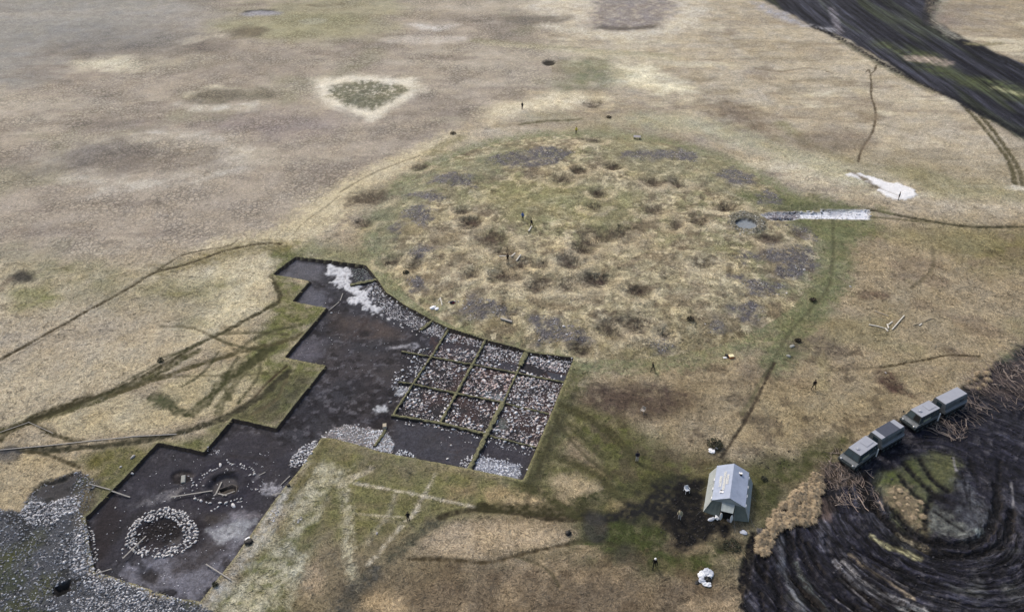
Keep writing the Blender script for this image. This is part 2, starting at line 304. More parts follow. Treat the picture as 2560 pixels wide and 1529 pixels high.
# gravel patches of broken slate on the mound
GRAVEL = [('b', [(1060, 1130), (1200, 1080), (1450, 1050), (1680, 1080), (1640, 1110), (1500, 1170), (1300, 1190), (1080, 1160)]),
 ('b', [(700, 1250), (800, 1230), (930, 1260), (950, 1340), (800, 1320), (660, 1300)]), ('b', [(480, 1380), (650, 1360), (760, 1380), (740, 1425), (560, 1410)]),
 ('b', [(2000, 1080), (2200, 1070), (2440, 1090), (2440, 1130), (2200, 1140), (2010, 1120)]), ('c', [(0, 1060), (130, 1100), (120, 1160), (0, 1150)]),
 ('c', [(270, 1240), (370, 1190), (500, 1250), (510, 1310), (380, 1330)]), ('c', [(550, 1400), (620, 1350), (710, 1380), (710, 1440), (560, 1450)]),
 ('e', [(440, 60), (500, 10), (620, 10), (670, 80), (600, 170), (550, 140)]), ('e', [(360, 200), (390, 150), (440, 150), (430, 230)]),
 ('e', [(490, 330), (560, 280), (640, 300), (600, 370), (500, 380)]), ('e', [(470, 540), (560, 510), (600, 580), (500, 620)]),
 ('e', [(850, 760), (960, 680), (1100, 690), (1250, 760), (1180, 800), (900, 830)]), ('e', [(1340, 790), (1500, 800), (1600, 850), (1750, 930), (1780, 980), (1420, 990), (1400, 920)]),
 ('f', [(710, 140), (820, 150), (960, 200), (980, 270), (900, 260), (800, 190)]), ('f', [(600, 290), (750, 300), (950, 330), (960, 480), (880, 500), (800, 540), (700, 520), (700, 430), (600, 380)]),
 ('f', [(380, 500), (480, 520), (650, 560), (780, 580), (740, 630), (600, 670), (500, 650), (450, 580)]), ('f', [(380, 740), (500, 690), (590, 740), (590, 820), (450, 830)]),
 ('f', [(180, 860), (280, 830), (330, 880), (300, 920), (190, 910)]), ('f', [(360, 370), (480, 340), (560, 380), (450, 420)]),
 ('e', [(2190, 990), (2300, 960), (2380, 1010), (2300, 1050)]), ('b', [(1900, 560), (1960, 545), (2000, 560), (1940, 580)])]
for rg, pts in GRAVEL[:-1]: poly(rg, pts, (104, 100, 101), .85, 1.2, na=2.4, fr=.6, br=.8, mix=(0, .6, 0))
# hollows of old diggings, brown brush inside, sunlit near rim painted into the colour
HOLLOWS = [('e', 950, 130, 2.2, .7), ('e', 540, 430, 2, .4), ('e', 930, 490, 1.8, .5), ('e', 1180, 500, 2.6, .6), ('e', 1430, 570, 2.5, .6), ('e', 1650, 560, 2.8, .5),
 ('e', 1660, 410, 2.3, .8), ('e', 1840, 530, 2.6, .7), ('e', 2120, 625, 2.0, .6), ('e', 1790, 240, 3.4, .5), ('e', 1990, 210, 3.2, .5), ('e', 1730, 330, 2, .7),
 ('e', 1090, 235, 3.5, .35), ('e', 1170, 330, 2, .4), ('e', 1310, 420, 1.8, .4), ('e', 2300, 920, 1.5, .6), ('e', 1940, 870, 2.6, .4), ('e', 1440, 430, 1.6, .4),
 ('e', 870, 50, 1.6, .5), ('e', 2140, 850, 2.3, .4), ('b', 1850, 1375, 1.8, .5), ('b', 1950, 1190, 1.9, .5), ('b', 1700, 1215, 1.6, .5), ('b', 1580, 1280, 2.3, .4),
 ('f', 330, 20, 2.3, .6), ('f', 130, 120, 2.1, .5), ('f', 160, 420, 2.2, .3), ('b', 2400, 1310, 2.1, .4), ('b', 2240, 1300, 2.2, .4), ('e', 1820, 20, 2, .4), ('e', 2220, 40, 2.4, .3),
 ('e', 2390, 150, 1.9, .3), ('e', 360, 400, 2, .3), ('b', 560, 1190, 2, .3), ('b', 200, 1410, 3.4, .35), ('b', 1800, 740, 3, .25), ('b', 1790, 1000, 2.5, .25), ('e', 160, 140, 2, .3),
 ('e', 1720, 1030, 1.6, .3), ('f', 650, 240, 2.2, .35), ('f', 820, 210, 1.8, .3)]
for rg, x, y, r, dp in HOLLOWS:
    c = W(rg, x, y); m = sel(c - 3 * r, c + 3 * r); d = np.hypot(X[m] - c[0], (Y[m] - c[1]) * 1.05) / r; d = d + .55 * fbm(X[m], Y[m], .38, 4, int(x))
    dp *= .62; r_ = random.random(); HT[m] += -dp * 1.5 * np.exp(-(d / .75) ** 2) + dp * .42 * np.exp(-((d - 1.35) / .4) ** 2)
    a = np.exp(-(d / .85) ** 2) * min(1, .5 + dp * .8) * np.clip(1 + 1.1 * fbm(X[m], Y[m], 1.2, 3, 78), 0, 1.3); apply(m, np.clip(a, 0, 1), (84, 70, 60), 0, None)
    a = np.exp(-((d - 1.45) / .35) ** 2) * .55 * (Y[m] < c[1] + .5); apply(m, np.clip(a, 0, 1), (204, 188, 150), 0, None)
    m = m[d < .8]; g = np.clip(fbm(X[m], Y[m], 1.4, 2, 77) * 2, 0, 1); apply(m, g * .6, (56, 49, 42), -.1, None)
poly('m', [(850, 480), (930, 465), (960, 480), (900, 500), (840, 500)], (108, 96, 78), .8, 1.5, br=.5)
# ---- trails
PATH = (92, 80, 52)
def path(reg, pts, w=.55, c=PATH, al=.85, dh=-.06, **k): line(reg, pts, w * 1.15, tuple(v * .74 for v in c), min(al * 1.1, .97), .14 + w * .13, dh=dh, mix=(0, .3, 0), **k)
line('m', [(680, 600), (600, 600), (520, 625), (400, 655)], 4, (128, 118, 72), .7, 1.4)
path('d', [(2000, 285), (1900, 275), (1750, 300), (1600, 330), (1450, 390), (1300, 440), (1100, 480), (1000, 550), (870, 630), (700, 720), (480, 840), (200, 1000), (0, 1110)], .55)
path('d', [(1690, 260), (1630, 305), (1450, 325), (1270, 370), (1180, 440), (1100, 480)], .4, al=.7)
path('d', [(560, 810), (380, 920), (100, 1090)], .3, al=.35)
path('d', [(1935, 500), (1960, 570), (2000, 640), (1990, 700), (1900, 745), (1750, 820), (1600, 910), (1400, 1000), (1200, 1130), (1000, 1240), (820, 1320), (600, 1400), (380, 1480), (200, 1560)], .7, (84, 78, 46))
line('m', [(480, 850), (330, 935), (230, 975), (0, 1045), (-200, 1100)], 1.2, (78, 76, 44), .9, .35, dh=-.08)
path('d', [(2150, 930), (2000, 990), (1800, 1030), (1600, 1090), (1400, 1150), (1200, 1220), (1000, 1290), (800, 1350)], .9, (104, 96, 58), .85)
path('d', [(2100, 1190), (1900, 1210), (1700, 1225), (1300, 1225), (1000, 1260)], .4, (96, 92, 54), .6)
for _p, _w in [([(1500, 930), (1650, 1000), (1800, 1040), (1950, 1040)], .5), ([(1560, 1050), (1500, 1150), (1420, 1230), (1300, 1300)], .4), ([(1700, 1100), (1620, 1200), (1600, 1300), (1640, 1400)], .6), ([(1850, 1080), (1860, 1200), (1800, 1300), (1700, 1420)], .5), ([(1400, 1010), (1300, 1050), (1150, 1100)], .5), ([(900, 1290), (700, 1370), (500, 1450), (350, 1484)], .5), ([(1480, 960), (1350, 1020), (1180, 1110), (1000, 1210), (820, 1300)], .35), ([(2150, 860), (1950, 900), (1800, 960), (1700, 1040)], .8)]: path('d', _p, _w, (86, 86, 50), .7)
for _p, _w in [([(1900, 560), (2000, 680), (2100, 740), (2300, 760)], .7), ([(1500, 20), (1640, 260), (1800, 420), (1960, 520)], .5), ([(1560, 80), (1480, 300), (1400, 520)], .4), ([(1350, 720), (1500, 700), (1650, 740), (1800, 760)], .5), ([(1620, 1000), (1750, 960), (1900, 980), (2050, 1040)], .6), ([(1240, 1085), (1350, 1110), (1500, 1180), (1560, 1300)], .35), ([(2100, 400), (2250, 470), (2400, 560)], .6)]: path('h', _p, _w, (84, 82, 52), .6)
path('d', [(1150, 870), (1350, 870), (1450, 910), (1600, 980), (1680, 1040)], .5, (108, 100, 66), .6); path('d', [(1550, 920), (1800, 910), (2050, 930)], .7, (94, 90, 54), .7)
path('d', [(1930, 1040), (1750, 1150), (1600, 1250), (1500, 1380), (1380, 1484)], 1.6, (84, 86, 44), .75); path('d', [(1880, 1060), (1700, 1240), (1650, 1330), (1580, 1400), (1560, 1500)], 1.0, (90, 90, 50), .65)
path('d', [(2050, 1150), (1900, 1280), (1800, 1400), (1660, 1484)], .35, (88, 70, 48), .8); path('d', [(2060, 1190), (2020, 1300), (1980, 1400), (1800, 1500)], .5, (120, 108, 76), .6)
path('d', [(1100, 1370), (1180, 1430), (1290, 1484)], 1.6, (80, 84, 50), .7); blob('d', 1160, 1410, 2.0, 1.3, (78, 82, 52), .6, br=.8)
path('m', [(700, 900), (640, 960), (560, 1010), (440, 1050), (300, 1080), (160, 1085), (0, 1092), (-200, 1110)], .9, (74, 72, 50), .85, dh=-.05)
path('g', [(0, 250), (120, 160), (250, 95), (400, 40), (640, -60)], 1.2, (84, 78, 46), .8); path('g', [(210, 130), (330, 190), (430, 235), (560, 265)], .6, (86, 80, 48), .8)
path('g', [(150, 340), (320, 350), (450, 400), (560, 450)], .55, (92, 82, 50), .8); path('g', [(320, 350), (600, 310), (900, 260), (1100, 230)], .5, (86, 82, 54), .7)
path('b', [(0, 1370), (200, 1250), (400, 1170), (570, 1110)], .4, (124, 112, 78), .6); path('e', [(-340, 220), (-260, 130), (-100, 20), (0, -60)], .3, (120, 108, 70), .5)
path('b', [(1280, 890), (1400, 870), (1600, 860), (1720, 850)], 1.0, (128, 120, 82), .7); line('b', [(640, 1100), (800, 1000), (860, 990)], 3, (140, 132, 92), .7, 1)
path('c', [(1400, 465), (1390, 510), (1355, 520), (1370, 600), (1360, 680), (1400, 790), (1390, 900), (1360, 970), (1300, 1050), (1270, 1150)], .45, (116, 98, 70), .85)
path('c', [(1355, 520), (1350, 490), (1330, 510)], .4, (126, 108, 78), .8); path('c', [(540, 490), (720, 515), (900, 485), (1030, 500), (1090, 525)], .6, (140, 122, 92), .6)
blob('c', 1345, 825, 3, 2.6, (138, 122, 98), .7); blob('c', 1090, 1000, 10, 6, (134, 118, 98), .6)
path('c', [(2020, 750), (2130, 860), (2250, 1010), (2330, 1110), (2380, 1220), (2390, 1310)], .9, (118, 110, 72), .85, dh=-.1); path('c', [(2100, 770), (2190, 870), (2290, 1000), (2370, 1110), (2430, 1220), (2450, 1330)], .9, (112, 104, 68), .85, dh=-.1)
path('f', [(1350, 35), (1500, 65), (1700, 105), (1900, 140), (2100, 165), (2454, 160), (2800, 170)], .8, (76, 72, 44), .85, dh=-.1); path('f', [(1300, 90), (1500, 100), (1700, 120), (1880, 145)], .6, (112, 106, 68), .7)
line('f', [(1420, 20), (1460, 40), (1480, 60)], 2, (120, 120, 78), .5)
path('f', [(1090, 100), (1095, 300), (1085, 500), (1060, 600), (960, 720), (820, 870), (750, 960), (690, 1080), (600, 1230), (540, 1330), (500, 1420), (440, 1500)], .5, (112, 112, 76), .6)
path('m', [(1880, 880), (1850, 940), (1810, 1020), (1770, 1080), (1750, 1110)], .38, (82, 70, 54), .8, dh=-.1)
path('f', [(1440, 1160), (1600, 1135), (1780, 1105), (1900, 1075), (2010, 1080), (2130, 1085)], .4, (92, 76, 44), .8); path('f', [(1000, 1190), (1200, 1180), (1450, 1160)], .4, (130, 114, 84), .5)
line('f', [(0, 1280), (300, 1275), (520, 1270)], .5, (118, 104, 80), .5, .2); line('f', [(1010, 1060), (1020, 1150), (1010, 1300)], 1.6, (176, 164, 118), .5, .8)
path('f', [(1800, 300), (1815, 420), (1780, 500), (1650, 600)], .5, (128, 116, 84), .6)
# bottom centre trails
WT = (200, 190, 164)
line('h', [(0, 575), (150, 500), (220, 460)], .8, WT, .7, .35, br=.9); line('h', [(100, 570), (350, 610), (590, 655), (760, 690), (980, 740)], .4, WT, .8, .2, br=.7)
line('h', [(680, 500), (600, 650), (520, 800), (440, 860), (330, 1000), (200, 1150)], .45, WT, .65, .25, br=.9); line('h', [(20, 560), (50, 750), (60, 1000), (100, 1300)], 1.2, (176, 170, 140), .7, .6, br=1)
line('h', [(100, 785), (300, 800), (450, 810)], .3, WT, .5, .2); line('h', [(400, 650), (360, 760), (260, 900), (180, 1000)], .6, WT, .3, .3, br=.9)
line('h', [(60, 1380), (200, 1240), (330, 1110), (480, 990), (640, 870), (720, 810)], 1.3, (86, 84, 66), .75, .5, br=.9); line('h', [(0, 1484), (80, 1350), (240, 1220)], 1.9, (84, 82, 74), .8, .7, br=.8)
path('h', [(720, 810), (900, 750), (1100, 755), (1300, 785), (1500, 815), (1640, 830), (1800, 800)], .7, (74, 66, 44), .85); path('h', [(1000, 740), (1300, 745), (1600, 770), (1750, 800)], 1.3, (78, 74, 42), .8)
path('h', [(500, 1105), (700, 1105), (950, 1125), (1080, 1130), (1230, 1085), (1400, 1040), (1620, 1000)], .5, (96, 82, 54), .8, dh=-.08); path('h', [(1350, 600), (1345, 700)], .6, (110, 96, 66), .7)
line('h', [(1700, 700), (1900, 640), (2200, 560), (2350, 520)], 2.0, (66, 68, 40), .85, .5); line('h', [(1300, 580), (1500, 680), (1700, 780)], 1.4, (70, 70, 40), .8, .5)
line('h', [(1560, 0), (1800, 120), (2000, 260), (2100, 400)], 1.3, (72, 70, 40), .85, .4); line('h', [(1560, 380), (1800, 480), (1900, 560), (1950, 640)], 1.4, (74, 72, 42), .8, .5)
line('h', [(1640, 150), (1760, 260), (1880, 380)], 1.0, (70, 70, 40), .75, .4); line('h', [(1330, 560), (1420, 330), (1520, 60)], .7, (70, 70, 48), .5, .3)
line('h', [(100, 1330), (90, 1484), (70, 1600)], 3, (88, 84, 74), .6, 1); line('h', [(2300, 1484), (2454, 1400)], 1, (72, 64, 52), .6, .3)
line('m', [(660, 1480), (740, 1340), (850, 1250), (990, 1270)], .5, (150, 142, 116), .3, .3)
# pale trodden verge right of the lower dig, grey dust
poly('m', [(700, 1200), (760, 1130), (860, 1130), (760, 1230), (740, 1300), (720, 1400), (700, 1480), (640, 1500), (500, 1520), (520, 1470), (600, 1380), (670, 1290)], (180, 176, 150), .75, 1.2, na=2.6, fr=.5, br=.8)
poly('m', [(640, 1240), (690, 1180), (720, 1200), (660, 1290), (600, 1370), (500, 1484), (480, 1480), (560, 1380)], (180, 178, 168), .7, .9, fr=.7, br=.8)
line('m', [(790, 1070), (745, 1150), (700, 1215)], 1.2, (112, 106, 66), .8, .4)
poly('m', [(890, 1100), (990, 1110), (1010, 1150), (930, 1170), (880, 1140)], (112, 106, 90), .5, 2, br=.6)
# spoil heaps at the lower left
SPOIL = WP('u', [(-400, 420), (0, 400), (230, 430), (330, 230), (480, 110), (700, 40), (860, -10), (1010, 100), (1010, 160), (950, 330), (910, 480), (940, 760), (1000, 1070), (1080, 1100), (1300, 1160), (1700, 1330), (2100, 1400), (2250, 1500), (2300, 1800), (-400, 1800)])
poly(None, SPOIL, (72, 76, 84), .98, .5, na=.8, mix=(0, .5, .2), dh=.25)
poly('u', [(340, 230), (480, 110), (700, 40), (860, -10), (1000, 100), (800, 260), (560, 320), (420, 290)], (68, 66, 68), .9, .6, dh=-.2)
line('u', [(340, 250), (380, 170), (480, 110), (620, 100), (760, 30)], .8, (30, 30, 30), .9, .3, dh=-.25)
patches((-75, -12), (44, 70), .3, .05, .3, (62, 70, 44), .7, 91, inside(X, Y, SPOIL)); patches((-75, -12), (44, 70), .5, .15, .2, (36, 38, 38), .7, 92, inside(X, Y, SPOIL))
poly('u', [(-100, 820), (200, 800), (450, 640), (450, 760), (200, 1000), (-100, 1100)], (76, 80, 48), .8, 1, br=.5); poly('u', [(480, 1100), (620, 1100), (560, 1300), (380, 1400), (300, 1480), (-50, 1500), (300, 1300)], (72, 76, 50), .8, .8, br=.5)
poly('u', [(580, 1230), (740, 1170), (760, 1270), (600, 1330)], (16, 16, 16), .95, .3, dh=-.6); line('u', [(740, 1190), (860, 1150), (960, 1130)], .5, (26, 26, 26), .8, .2)
line('u', [(960, 150), (930, 420), (900, 500)], 2.4, (92, 86, 72), .7, .8); poly('u', [(830, 300), (960, 180), (1010, 260), (920, 440), (850, 440)], (106, 96, 70), .7, .8, br=.3)
# churned mud by the tent
poly('h', [(1750, 800), (2000, 740), (2150, 650), (2300, 580), (2460, 520), (2460, 860), (2300, 860), (2100, 840), (1900, 850), (1800, 840)], (28, 29, 30), .95, .9, na=1.6, mix=(0, .4, .3), br=.4)
poly('i', [(0, 560), (180, 540), (180, 740), (300, 800), (340, 860), (300, 960), (120, 1010), (0, 1040), (-130, 940), (-150, 860), (-60, 740)], (12, 12, 19), .98, .7, na=1.3, mix=(0, .4, .3), br=.12)
blob('h', 1820, 880, 1.4, 2.2, (58, 58, 56), .8, soft=.6); blob('h', 2050, 1070, 1.5, 1.6, (66, 64, 54), .7, soft=.7); blob('i', 360, 1010, 1.6, .8, (48, 46, 34), .8, soft=.5)
poly('i', [(200, 290), (320, 260), (340, 420), (420, 440), (260, 420)], (56, 52, 44), .7, .6, br=.5); blob('g', 30, 365, 2.2, 1.3, (74, 76, 84), .7)
blob('v', 480, 650, 1.8, 2.6, (84, 64, 56), .7, br=.6); line('v', [(400, 600), (560, 720), (760, 830)], 1.4, (74, 58, 48), .7, .5)
blob('f', 1390, 650, 3, 1.4, (96, 76, 62), .6, br=.6); blob('f', 960, 1010, 4, 2.2, (110, 98, 82), .6, br=.6); blob('f', 2220, 340, 1.6, 1, (92, 82, 54), .7)
blob('e', 2100, 1390, 8, 3.2, (86, 72, 62), .7, br=.5)
# snow patch
poly('y', [(1460, 185), (1520, 152), (1620, 165), (1750, 190), (1900, 230), (1990, 270), (2180, 300), (2300, 350), (2355, 430), (2200, 490), (2080, 495), (1990, 460), (1880, 380), (1820, 320), (1700, 255), (1560, 205)], (232, 232, 234), 1, .35, na=1.1, fr=.6, br=.12, mix=(0, 0, 0), dh=.12)
line('y', [(1530, 140), (1620, 200), (1720, 240), (1800, 320), (1850, 345)], 1.2, (118, 106, 84), .9, .5, na=.7); line('y', [(1900, 360), (2000, 400), (2110, 440)], .35, (150, 142, 130), .7, .2)
blob('c', 2410, 1340, 2.6, 1.2, (212, 204, 182), .8); line('c', [(1850, 1330), (2100, 1325), (2350, 1335)], 1.0, (178, 170, 136), .6, .5)
# trench
poly(None, TRENCH, (226, 230, 240), 1, .08, na=0, mix=(0, .3, 0)); poly('y', [(500, 660), (860, 650), (880, 720), (560, 740), (490, 720)], (120, 112, 116), .85, .5, br=.5)
poly('y', [(560, 715), (800, 710), (820, 738), (570, 742)], (26, 24, 28), .95, .2, na=.1, dh=-.45); poly('y', [(1230, 640), (1400, 625), (1440, 660), (1330, 680), (1240, 670)], (150, 156, 172), .7, .4, br=.6)
poly('y', [(560, 590), (900, 560), (1300, 560), (1700, 570), (1750, 605), (1160, 612), (860, 635), (560, 630)], (92, 100, 66), .6, 1.2)
# stone lined well
c = W('y', 230, 790)
blob('y', 230, 775, 3.2, 3.6, (118, 114, 98), .8, soft=.5, dh=.35, mix=(0, .4, 0)); blob('y', 228, 800, 1.9, 1.7, (136, 144, 150), 1, soft=.15, na=.05, dh=-.45, mix=(0, 0, .5))
# ---- floor of the dig
poly(None, PIT, (57, 57, 64), 1, .05, na=0, mix=(0, .6, .25))
def pf(*a, **k): poly(*a, only=INPIT, **k)
def pl(*a, **k): line(*a, only=INPIT, **k)
mp = INPIT
patches((-75, 48), (15, 125), .12, -.05, .4, (70, 64, 66), .6, 71, mp); patches((-75, 48), (15, 125), .35, .05, .25, (40, 38, 44), .7, 72, mp, 5); patches((-75, 48), (15, 125), 1.1, .12, .2, (26, 24, 28), .6, 73, mp); patches((-75, 48), (15, 125), 1.3, .2, .2, (100, 98, 106), .6, 74, mp)
pf('q', [(100, 290), (290, 80), (700, 150), (650, 250), (600, 340), (400, 350)], (96, 96, 104), .85, .8); pf('q', [(300, 640), (480, 400), (640, 480), (700, 700), (560, 690)], (98, 98, 108), .8, .8)
pf('q', [(200, 1340), (420, 1080), (640, 1100), (600, 1300), (400, 1380)], (96, 94, 106), .8, 1.2); pf('q', [(700, 780), (1190, 800), (1500, 900), (1700, 1050), (1500, 1100), (1000, 1100), (800, 1000)], (80, 70, 67), .7, 1.5, br=.6)
pf('q', [(1100, 800), (1220, 830), (1180, 900), (1120, 860)], (66, 56, 54), .7, .5); pl('q', [(1220, 840), (1120, 960), (1060, 1040)], .5, (62, 52, 50), .7); blob('q', 1190, 1010, .9, .8, (34, 32, 36), .8, dh=-.15)
for pts, al in [([(690, 200), (730, 160), (850, 190), (960, 210), (1000, 260), (1020, 350), (980, 400), (860, 420), (750, 360), (790, 290), (730, 240)], .95),
                ([(960, 400), (1080, 420), (1190, 440), (1250, 560), (1310, 650), (1300, 690), (1180, 690), (1150, 640), (980, 620), (1040, 540)], .95), ([(1280, 680), (1350, 690), (1450, 790), (1530, 820), (1470, 830), (1370, 780)], .85)]:
    pf('q', pts, (206, 208, 214), al * .92, .3, na=1.9, fr=.8, dh=.1, mix=(0, 0, 0), br=.55)
pf('q', [(1700, 1130), (2060, 1080), (2200, 1020), (2140, 1180), (2000, 1200)], (58, 58, 66), .6, .8)
for x, y in [(60, 780), (240, 610)]: pf('p', [(x - 60, y - 25), (x + 20, y - 30), (x + 50, y + 20), (x - 40, y + 30)], (200, 204, 210), .7, .3, na=1, fr=1, br=.8)
pl('p', [(130, 230), (220, 215), (350, 210)], .9, (170, 170, 180), .6, .3, na=.6, br=.9)
# grid cells: blackish soil, reddish in the middle
pf('p', [(340, 580), (640, 90), (1800, 340), (1440, 1140), (160, 850)], (48, 46, 50), .8, .4); patches((-12, 66), (40, 104), .3, .0, .3, (74, 56, 54), .6, 76, mp)
pf('p', [(620, 180), (990, 200), (930, 340), (600, 270)], (62, 60, 68), .8, .5); pf('p', [(1090, 350), (1300, 380), (1260, 440), (1090, 420)], (66, 66, 76), .9, .3); pf('p', [(1540, 440), (1740, 480), (1710, 545), (1570, 510)], (58, 62, 74), .95, .15, na=.1, mix=(0, 0, 1))
pf('p', [(150, 870), (570, 950), (1000, 1030), (850, 1330), (160, 1180)], (66, 66, 75), .85, .6, br=.3); pf('p', [(960, 1050), (1430, 1140), (1330, 1440), (870, 1330)], (62, 60, 68), .85, .6)
pf('p', [(960, 640), (1150, 650), (1140, 700), (1000, 690)], (150, 164, 170), .6, .5, br=.5); pf('p', [(1090, 880), (1200, 860), (1200, 960), (1080, 980)], (120, 134, 130), .5, .6, br=.5)
for _pts in ([(890, 1220), (1310, 1300), (1310, 1380), (1250, 1430), (880, 1340)],): pf('p', _pts, (150, 154, 164), .8, .4)
pf('x', [(510, 260), (900, 90), (1200, 170), (1250, 130), (1380, 170), (1520, 200), (1640, 400), (1600, 550), (1200, 460), (700, 330)], (128, 126, 128), .9, .3, dh=.1)
# lower dig: dark floor, pale dried silt, rings
pf('g', [(640, 800), (1130, 290), (1500, 350), (1700, 150), (2100, 300), (2050, 560), (1650, 1050), (1200, 1100), (900, 1100), (690, 1180)], (56, 54, 62), .8, 1, br=.6)
pf('g', [(700, 740), (820, 650), (880, 800), (760, 1060), (690, 1160), (640, 900)], (44, 38, 40), .8, .6)
pf('g', [(1410, 850), (1600, 800), (1850, 800), (1760, 960), (1600, 1080), (1450, 1400), (1000, 1290), (800, 1200), (1000, 1130), (1250, 1080), (1400, 990)], (112, 112, 124), .9, .5, na=1.6, fr=.7, br=.5)
pf('g', [(1200, 1080), (1480, 940), (1650, 950), (1640, 1040), (1400, 1180), (1200, 1200)], (66, 62, 66), .8, .7, br=.4); pf('g', [(1480, 880), (1700, 800), (1800, 820), (1740, 940), (1560, 960)], (150, 154, 162), .7, .4, na=1.2, fr=.9, br=.7)
pf('g', [(900, 700), (1100, 640), (1240, 600), (1250, 640), (1050, 700), (930, 740)], (104, 102, 106), .7, .4, na=.9, fr=.9, br=.9); pf('r', [(680, 550), (860, 440), (890, 460), (780, 560)], (120, 116, 116), .7, .3, br=.5)
pf('r', [(1430, 740), (1880, 780), (1870, 820), (1500, 840)], (126, 122, 130), .7, .4, na=.8, br=.6); pf('r', [(1800, 330), (2050, 420), (2160, 450), (2050, 540), (1870, 520)], (146, 146, 154), .75, .3, na=1.2, fr=1, br=1)
pf('g', [(975, 1190), (1080, 1150), (1130, 1200), (1100, 1260), (1000, 1240)], (42, 38, 40), .9, .4, dh=-.15); pf('r', [(1100, 780), (1400, 780), (1400, 880), (1150, 900)], (66, 60, 56), .7, .7)
# ring one interior and outer dark halo
pf('r', [(360, 900), (600, 830), (800, 850), (880, 980), (820, 1100), (560, 1180), (380, 1180), (240, 1080)], (28, 24, 26), .92, .5, dh=-.2); pf('r', [(700, 1090), (860, 1060), (840, 1140), (700, 1180)], (84, 80, 78), .7, .4); pf('r', [(380, 1080), (620, 1060), (600, 1200), (440, 1240)], (52, 47, 52), .8, .4)
pl('r', [(1000, 880), (1110, 980), (1060, 1120), (920, 1210)], 1.2, (36, 32, 38), .8, .4); pl('r', [(20, 1090), (120, 960), (200, 850), (330, 780)], 1.2, (44, 42, 44), .6, .5)
# ring two, ditch and hollow with grave
c2 = W('r', 1380, 420)
m = sel(c2 - 6, c2 + 6); m = m[INPIT[m]]; d = np.hypot(X[m] - c2[0], Y[m] - c2[1]) + .2 * fbm(X[m], Y[m], .8, 3, 5)
HT[m] += -.35 * smooth(1.9, 1.3, d) + .12 * np.exp(-((d - 2.3) / .35) ** 2) - .1 * np.exp(-((d - 3.4) / .5) ** 2)
apply(m, smooth(2.6, 1.9, d) * smooth(1.2, 1.7, d) * .75, (44, 44, 54), 0, None); apply(m, smooth(1.6, 1.2, d) * .8, (84, 80, 80), 0, None)
apply(m, np.exp(-((d - 3.6) / .9) ** 2) * .7, (50, 48, 60), 0, None)
pl('r', [(1250, 350), (1300, 300), (1400, 275), (1490, 265)], .35, (20, 20, 26), .9, .12); pl('r', [(1320, 470), (1480, 415), (1530, 440), (1500, 510)], .4, (22, 20, 20), .95, .12, dh=-.3); pf('r', [(1340, 480), (1490, 430), (1510, 480), (1400, 540)], (74, 66, 54), .8, .15)
pf('r', [(1100, 560), (1240, 560), (1240, 630), (1120, 620)], (22, 20, 26), .9, .3, dh=-.15); pl('r', [(1430, 60), (1700, 80), (1900, 100)], .5, (50, 46, 50), .7, .2)
blob('r', 850, 320, 1.3, 1.1, (36, 32, 34), .9, soft=.3, dh=-.25); blob('x', 1450, 70, 1.5, 1.2, (44, 40, 44), .85, soft=.5, dh=-.2); pl('r', [(780, 290), (880, 270), (1000, 300)], .35, (96, 88, 86), .5)
# turf lips along the cut: fresh green edge
for i, P_ in enumerate([PIT]):
    m = sel(PIT.min(0) - 1.5, PIT.max(0) + 1.5); m = m[~INPIT[m]]
    dd, _, _ = seg_dist(X[m], Y[m], PIT, True); a = (1 - smooth(.12, .5, dd)) * .55; k = a > .01; apply(m[k], a[k], (146, 142, 96), 0, None)
# ---- dark fields: swirling mud lower right and the ploughed band at the top right
MUD = WP('m', [(1835, 1290), (1855, 1275), (1880, 1240), (1950, 1180), (2010, 1130), (2050, 1110), (2100, 1080), (2190, 1020), (2260, 1010), (2360, 930), (2420, 880), (2485, 830), (2620, 760), (2900, 900), (2900, 1700), (1790, 1700), (1800, 1484), (1815, 1380)])
ctr = np.array([50.0, 64.5])
m = sel(MUD.min(0) - 1.5, MUD.max(0) + 1.5); x, y = X[m], Y[m]
dd, _, _ = seg_dist(x, y, MUD, True); s = np.where(inside(x, y, MUD), dd, -dd) + .7 * fbm(x, y, .7, 3, 201)
a = smooth(-.5, .5, s); apply(m, a, (33, 33, 45), 0, (0, .5, .5)); HT[m] -= a * .15
mm = m[a > .3]; x, y = X[mm], Y[mm]
r = np.hypot(x - ctr[0], y - ctr[1]); th = np.arctan2(y - ctr[1], x - ctr[0])
rw = r + 1.1 * fbm(x, y, .12, 2, 202) + .6 * th
st = fbm(rw * 2.1, th * r * .13, 1, 5, 203, .68); st2 = fbm(rw * .7, th * r * .07, 1, 3, 204); st3 = fbm(rw * 4.5, th * r * .9, 1, 3, 208, .7)
brush = smooth(0, 1, (x - 40) / 20 + (y - 66) / 8)          # the north east corner is brushwood rather than ruts
w_ = (1 - .6 * brush) * smooth(1.5, 4, r)
apply(mm, np.clip(smooth(.02, .45, st) * .5 * w_, 0, 1), (60, 60, 72), 0, None); apply(mm, np.clip(smooth(.1, .5, st2 + .3 * st3) * .45 * w_, 0, 1), (84, 86, 98), 0, None)
pk = fbm(x, y, 1.6, 3, 211); apply(mm, smooth(.15, .4, pk) * .6, (10, 10, 16), 0, None); apply(mm, smooth(.2, .5, -pk) * .45, (86, 84, 90), 0, None); HT[mm] += -.1 * pk
apply(mm, np.clip(smooth(.02, .35, -st + .3 * st3) * .7 * w_, 0, 1), (12, 12, 19), 0, None)
HT[mm] += w_ * (st * .17 + st3 * .07)
patches((28, 50), (90, 66), .3, .1, .4, (80, 82, 76), .35, 206); 
